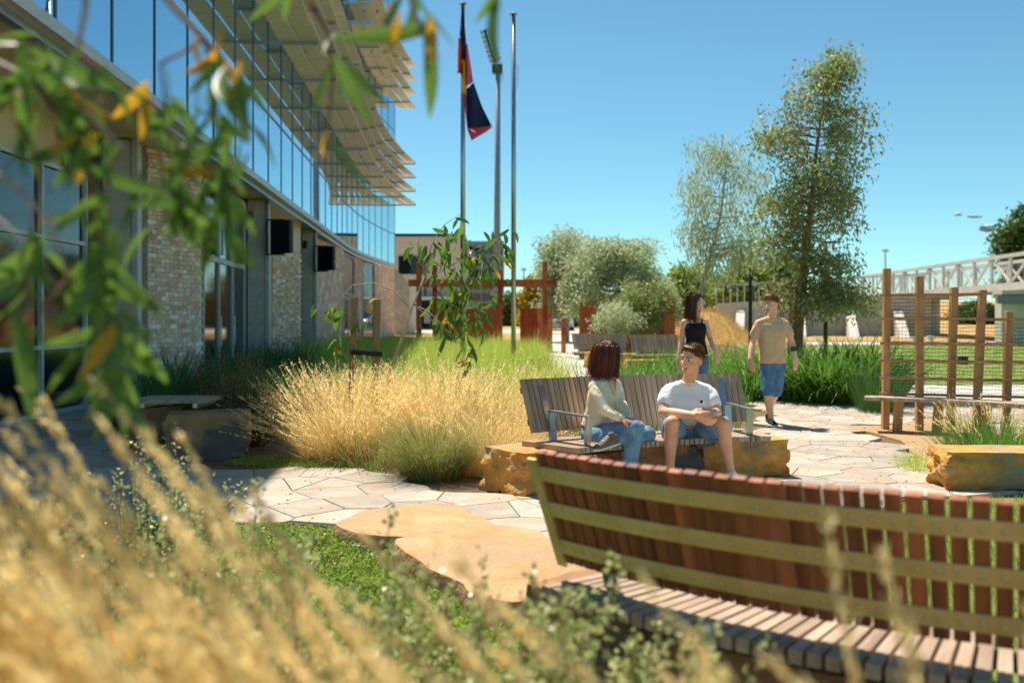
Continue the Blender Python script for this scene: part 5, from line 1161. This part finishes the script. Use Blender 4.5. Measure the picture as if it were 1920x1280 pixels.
leafmat('hair_blade_short', [(140,102,64),(110,76,46),(168,128,84),(92,62,38)], .1, .45)
leafmat('hair_blade_blond', [(176,134,86),(140,100,62),(198,158,106),(112,78,48)], .1, .45)
leafmat('hair_blade_auburn', [(122,56,34),(96,42,27),(144,74,46),(76,34,22)], .15, .5)
leafmat('hair_blade_brown', [(96,64,42),(74,48,32),(124,86,56),(56,36,26)], .15, .35)
# ---------------------------------------------------------------- seated woman, cream jumper
def build_seated_woman():
    o = empty('person', (.95,8.35,0), 0, 'seated woman with auburn bob, cream jumper and blue jeans', 'person')
    hc = P(1141,669,8.42); s_ = 1.08; f = V3(.84,.50,-.06); u = V3(.05,-.06,1); hp, A, ax = head_prims(hc, f, u, s_)
    nS, fS = P(1112,722,8.30), P(1154,716,8.52); hipc = P(1120,808,8.46); nb = P(1137,706,8.43); right = (nS-fS).normalized()
    eN, eF = P(1131,767,8.18), P(1164,756,8.42); wN, wF = P(1165,783,8.08), P(1180,783,8.24)
    hN, hF = P(1118,820,8.36), P(1132,816,8.52); kN = P(1192,803,8.06); aN = P(1176,896,8.14); aN.z = .10; kF = P(1214,814,8.36); aF = P(1152,822,8.06)
    pr = hp+[caps(A(0,-.025,-.06), nb, .046, .050), loft([(hipc,.13,.10),(hipc*.5+nb*.5,.11,.09),(nb*.85+hipc*.15,.10,.070),(nb+V3(0,0,-.01),.045,.045)], right)]
    for sh, el, w_ in ((nS,eN,wN),(fS,eF,wF)): pr += chain([(sh*.85+nb*.15+V3(0,0,-.03),.032),(el,.030),(w_,.024)])
    for h_, k, a in ((hN,kN,aN),(hF,kF,aF)): pr += chain([(h_,.075),(k,.046),(k*.6+a*.4,.040),(a,.030)])
    pr += hand(wN, V3(.85,-.25,-.25), V3(.1,.3,-.9), .25, -1, 1.0); pr += hand(wF, V3(.5,-.55,-.2), V3(0,0,-1), .3, 1, 1.0)
    blob('body', pr, 'skin_c', o, .0075, 3)
    ch = nb*.72+hipc*.28
    sp = [loft([(hipc+V3(-.01,0,.02),.142,.125),(hipc*.72+nb*.28,.132,.115),(hipc*.45+nb*.55,.142,.120),(ch+V3(.012,-.005,.0),.158,.118),(nb*.93+hipc*.07,.128,.078),(nb+V3(-.01,0,-.006),.068,.058)], right)]
    for sh, el, w_ in ((nS,eN,wN),(fS,eF,wF)): sp += chain([(nb+V3(0,0,-.03),.050),(sh*.9+nb*.1+V3(0,0,-.02),.054),(sh*.5+el*.5,.056),(el,.049),(w_*.6+el*.4,.046),(w_,.036)])
    j = blob('jumper', sp, 'cream_knit', o, .0085, 7, .009, 5)
    fd = right.cross(V3(0,0,1)); fd = fd if fd.x > 0 else -fd                       # the V of the neckline, skin showing
    q0 = nb+fd*.052+V3(0,-.02,-.012); q1 = ch+fd*.118+V3(0,-.03,-.02)
    mb = MB(); sdv = right*.040; mb.hexa([q1+V3(.001,0,0),q1+fd*.006,q1+fd*.006+right*.001,q1+right*.001,q0-sdv,q0-sdv+fd*.012,q0+sdv+fd*.012,q0+sdv]); mb.build('neckline_skin', M['skin_c'], j)
    for sg in (-1,1): MB().tube([q0+right*.042*sg+fd*.008, (q0+q1)/2+right*.022*sg+fd*.012, q1+fd*.008], .007, 6).build('neck_rib', M['cream_knit'], j, True)
    sp = [ell(hipc+V3(.01,-.02,-.02), (.155,.155,.115))]
    sp += chain([(hN,.108),(hN*.5+kN*.5,.094),(kN,.074),(kN*.6+aN*.4+V3(0,.02,0),.070),(aN+V3(0,0,.02),.062)]); sp += chain([(hF,.105),(hF*.5+kF*.5,.090),(kF,.076),(kF*.5+aF*.5,.066),(aF,.054)])
    blob('jeans', sp, 'denim', o, .009, 3, .010, 14)
    shoe(o, (aN.x-.03,aN.y+.03,.004), (aN.x+.10,aN.y-.14,.004), 'shoe_brown')
    d = V3(-.55,-.30,-.12).normalized(); h0 = aF+V3(.03,-.02,-.045); shoe(o, h0, h0+d*.23, 'shoe_brown')
    cap = [ell(A(0,-.022,.040),(.088*s_,.106*s_,.092*s_),ax)]
    guides = []
    for t in np.linspace(-1.0,1.0,9):                         # bob: curtains of hair from the crown to the shoulder
        ang = math.pi*(.5+.62*t)+math.pi                       # around the back of the head
        x, y = .082*math.cos(ang), .100*math.sin(ang)-.015
        g = [A(x*.5,y*.5,.112), A(x*.95,y*.95,.075), A(x*1.05,y*1.05,.01), A(x*1.05,y*1.08,-.07), A(x*.98,y*1.12,-.135), A(x*.92,y*1.16,-.165)]; guides.append(g)
        cap += chain([(g[1],.026),(g[2],.030),(g[3],.028),(g[4],.020)])
    hr = blob('hair', cap, 'hair_auburn', o, .008, 3); hair_strands(hr, guides, 900, .006, 'hair_blade_auburn', .026)
    face(o, A, ax, s_, 'hair_auburn')
    MB().box(A(.086,.01,.02), (.02,.05,.03), .6).build('hair_clip', M['black'], hr, bevel=.006)
# ---------------------------------------------------------------- walking man
def build_walking_man():
    Y = 13.2; o = empty('person', (3.45,13.1,0), 0, 'walking man in tan T-shirt and denim shorts with forearm tattoo', 'person')
    hc = P(1447,571,Y-.02); s_ = 1.0; f = V3(-.80,-.58,-.06); u = V3(0,0,1); hp, A, ax = head_prims(hc, f, u, s_)
    Ls, Rs = P(1421,603,Y), P(1473,603,Y+.02); nb = P(1447,594,Y); hipc = P(1448,677,Y); right = V3(1,.05,0)
    eL, wL = P(1411,642,Y+.02), P(1406,673,Y-.12); eR, wR = P(1484,640,Y+.05), P(1491,671,Y-.02)
    hL, hR = P(1438,684,Y), P(1459,684,Y+.02); kL, aL = P(1440,735,Y-.10), P(1445,782,Y-.02); kR, aR = P(1454,736,Y+.10), P(1438,776,Y+.48)
    aL = P(1446,785,Y-.05); aL.z = .085
    pr = hp+[caps(A(0,-.025,-.06), nb, .052, .060), loft([(hipc,.15,.105),(hipc*.6+nb*.4,.135,.10),(nb*.75+hipc*.25,.165,.11),(nb+V3(0,0,-.06),.14,.065),(nb,.055,.05)], right)]
    for sh, el, w_ in ((Ls,eL,wL),(Rs,eR,wR)): pr += chain([(sh+V3(0,0,-.03),.048),(sh*.5+el*.5,.050),(el,.040),(el*.6+w_*.4,.042),(w_,.028)])
    for h_, k, a in ((hL,kL,aL),(hR,kR,aR)): pr += chain([(h_,.088),(k,.060),(k*.62+a*.38+V3(0,.03,0),.056),(k*.3+a*.7,.042),(a,.036)])
    pr += hand(wL, V3(.18,-.3,-1), V3(.6,.6,0), .35, -1, 1.05); pr += hand(wR, V3(.05,-.15,-1), V3(-.5,.7,0), .35, 1, 1.05)
    blob('body', pr, 'skin_b', o, .0085, 3)
    sp = [loft([(hipc+V3(0,0,-.03),.178,.128),(hipc*.7+nb*.3,.172,.122),(hipc*.35+nb*.65,.185,.128),(nb+V3(0,.01,-.10),.195,.108),(nb+V3(0,.01,-.055),.155,.080),(nb+V3(0,0,-.004),.072,.062)], right)]
    for sh, el in ((Ls,eL),(Rs,eR)): sp += chain([(nb+V3(0,.005,-.035),.056),(nb*.45+sh*.55+V3(0,0,-.028),.060),(sh*.92+nb*.08+V3(0,0,-.03),.060),(sh*.5+el*.5,.067),(sh*.38+el*.62,.070)])
    blob('t_shirt', sp, 'tan_cotton', o, .010, 7, .010, 21)
    sp = [ell(hipc+V3(0,0,-.03), (.172,.128,.10))]
    for h_, k in ((hL,kL),(hR,kR)): sp += chain([(h_,.104),(h_*.4+k*.6,.100),(h_*.08+k*.92,.096)])
    blob('denim_shorts', sp, 'denim_mid', o, .010, 3, .010, 27)
    hr = blob('hair', [ell(A(0,-.018,.058),(.080*s_,.094*s_,.074*s_),ax), ell(A(0,.055,.112),(.062*s_,.050*s_,.032*s_),ax), ell(A(0,-.07,.0),(.064*s_,.04*s_,.06*s_),ax)], 'hair_blond', o, .008, 2)
    scalp(hc, A, ax, s_, 700, .042, 'hair_blade_blond', hr, .06, .45, -.3); face(o, A, ax, s_, 'hair_blond')
    tq = eR*.55+wR*.45; MB().tube([tq+V3(.0,-.012,.03), tq+V3(.004,-.014,-.03)], [.042,.0405], 12, False).build('tattoo', M['tattoo'], o, True)
    shoe(o, (aL.x-.01,aL.y+.05,.004), (aL.x+.01,aL.y-.20,.004), 'shoe_dark')
    d = V3(.05,-.55,-.85).normalized(); h0 = aR+V3(0,.03,-.02); shoe(o, h0, h0+d*.24, 'shoe_dark')
# ---------------------------------------------------------------- walking woman
def build_walking_woman():
    Y = 12.6; o = empty('person', (2.3,12.6,0), 0, 'walking woman with long brown hair, navy singlet and blue jeans', 'person')
    hc = P(1306,565,Y); s_ = .97; f = V3(.90,-.38,.02); u = V3(-.04,0,1); hp, A, ax = head_prims(hc, f, u, s_)
    Ls, Rs = P(1283,602,Y), P(1322,601,Y+.03); nb = P(1303,595,Y+.01); hipc = P(1305,668,Y); right = V3(1,.1,0)
    eL, wL = P(1277,640,Y+.03), P(1273,672,Y-.04); eR, wR = P(1331,633,Y+.05), P(1341,659,Y-.06)
    hL, hR = P(1296,678,Y), P(1315,678,Y+.02); kL, kR = P(1297,730,Y-.14), P(1313,732,Y+.06); aL, aR = P(1300,795,Y-.06), P(1312,790,Y+.36); aL.z = .09; aR.z = .12
    pr = hp+[caps(A(0,-.02,-.06), nb, .044, .048), loft([(hipc,.15,.10),(hipc*.55+nb*.45,.112,.085),(nb*.72+hipc*.28,.135,.10),(nb+V3(0,0,-.045),.135,.062),(nb,.05,.045)], right)]
    for sh, el, w_ in ((Ls,eL,wL),(Rs,eR,wR)): pr += chain([(nb+V3(0,0,-.03),.040),(sh+V3(0,0,-.015),.042),(sh*.5+el*.5,.038),(el,.031),(el*.6+w_*.4,.031),(w_,.022)])
    for h_, k, a in ((hL,kL,aL),(hR,kR,aR)): pr += chain([(h_,.085),(k,.055),(a,.034)])
    pr += hand(wL, V3(.1,-.2,-1), V3(.6,.5,0), .35, -1, .95); pr += hand(wR, V3(.25,-.3,-1), V3(-.4,.6,0), .35, 1, .95)
    blob('body', pr, 'skin_b', o, .0075, 3)
    t0 = nb*.72+hipc*.28
    si = blob('singlet', [loft([(hipc+V3(0,0,.02),.152,.110),(hipc*.58+nb*.42,.120,.096),(t0+V3(0,-.006,0),.142,.114),(nb*.84+hipc*.16,.128,.090)], right)], 'navy', o, .008, 3, .004, 33)
    for sx in (-.075,.075): MB().tube([nb*.84+hipc*.16+V3(sx,-.085,-.01), nb+V3(sx*1.05,-.05,-.035), nb+V3(sx*1.05,.0,-.018), nb+V3(sx,.06,-.06), nb*.8+hipc*.2+V3(sx,.085,0)], .007, 6).build('shoulder_strap', M['navy'], si)
    sp = [ell(hipc+V3(0,0,-.02), (.160,.120,.095))]
    for h_, k, a in ((hL,kL,aL),(hR,kR,aR)): sp += chain([(h_,.100),(h_*.4+k*.6,.084),(k,.068),(a+V3(0,0,.03),.062)])
    blob('jeans', sp, 'denim_mid', o, .010, 3, .008, 39)
    cap = [ell(A(0,-.020,.040),(.084*s_,.102*s_,.090*s_),ax)]; guides = []
    for t in np.linspace(-1,1,9):
        ang = math.pi*(.5+.52*t)+math.pi; x, y = .080*math.cos(ang), .098*math.sin(ang)-.015
        g = [A(x*.5,y*.5,.118), A(x,y,.07), A(x*1.03,y*1.05,.0), A(x*.95,y*1.15,-.10), A(x*.85,y*1.25,-.22), A(x*.7,y*1.3,-.34), A(x*.6,y*1.3,-.42)]; guides.append(g); cap += chain([(g[1],.022),(g[2],.026),(g[3],.024),(g[4],.018),(g[5],.010)])
    hr = blob('hair', cap, 'hair_brown', o, .008, 3); hair_strands(hr, guides, 600, .006, 'hair_blade_brown', .024); face(o, A, ax, s_, 'hair_brown', 1)
    for a in (aL, aR): shoe(o, (a.x,a.y+.05,.004 if a is aL else .03), (a.x+.01,a.y-.18,.004), 'rubber')
build_seated_man(); build_seated_woman(); build_walking_man(); build_walking_woman()
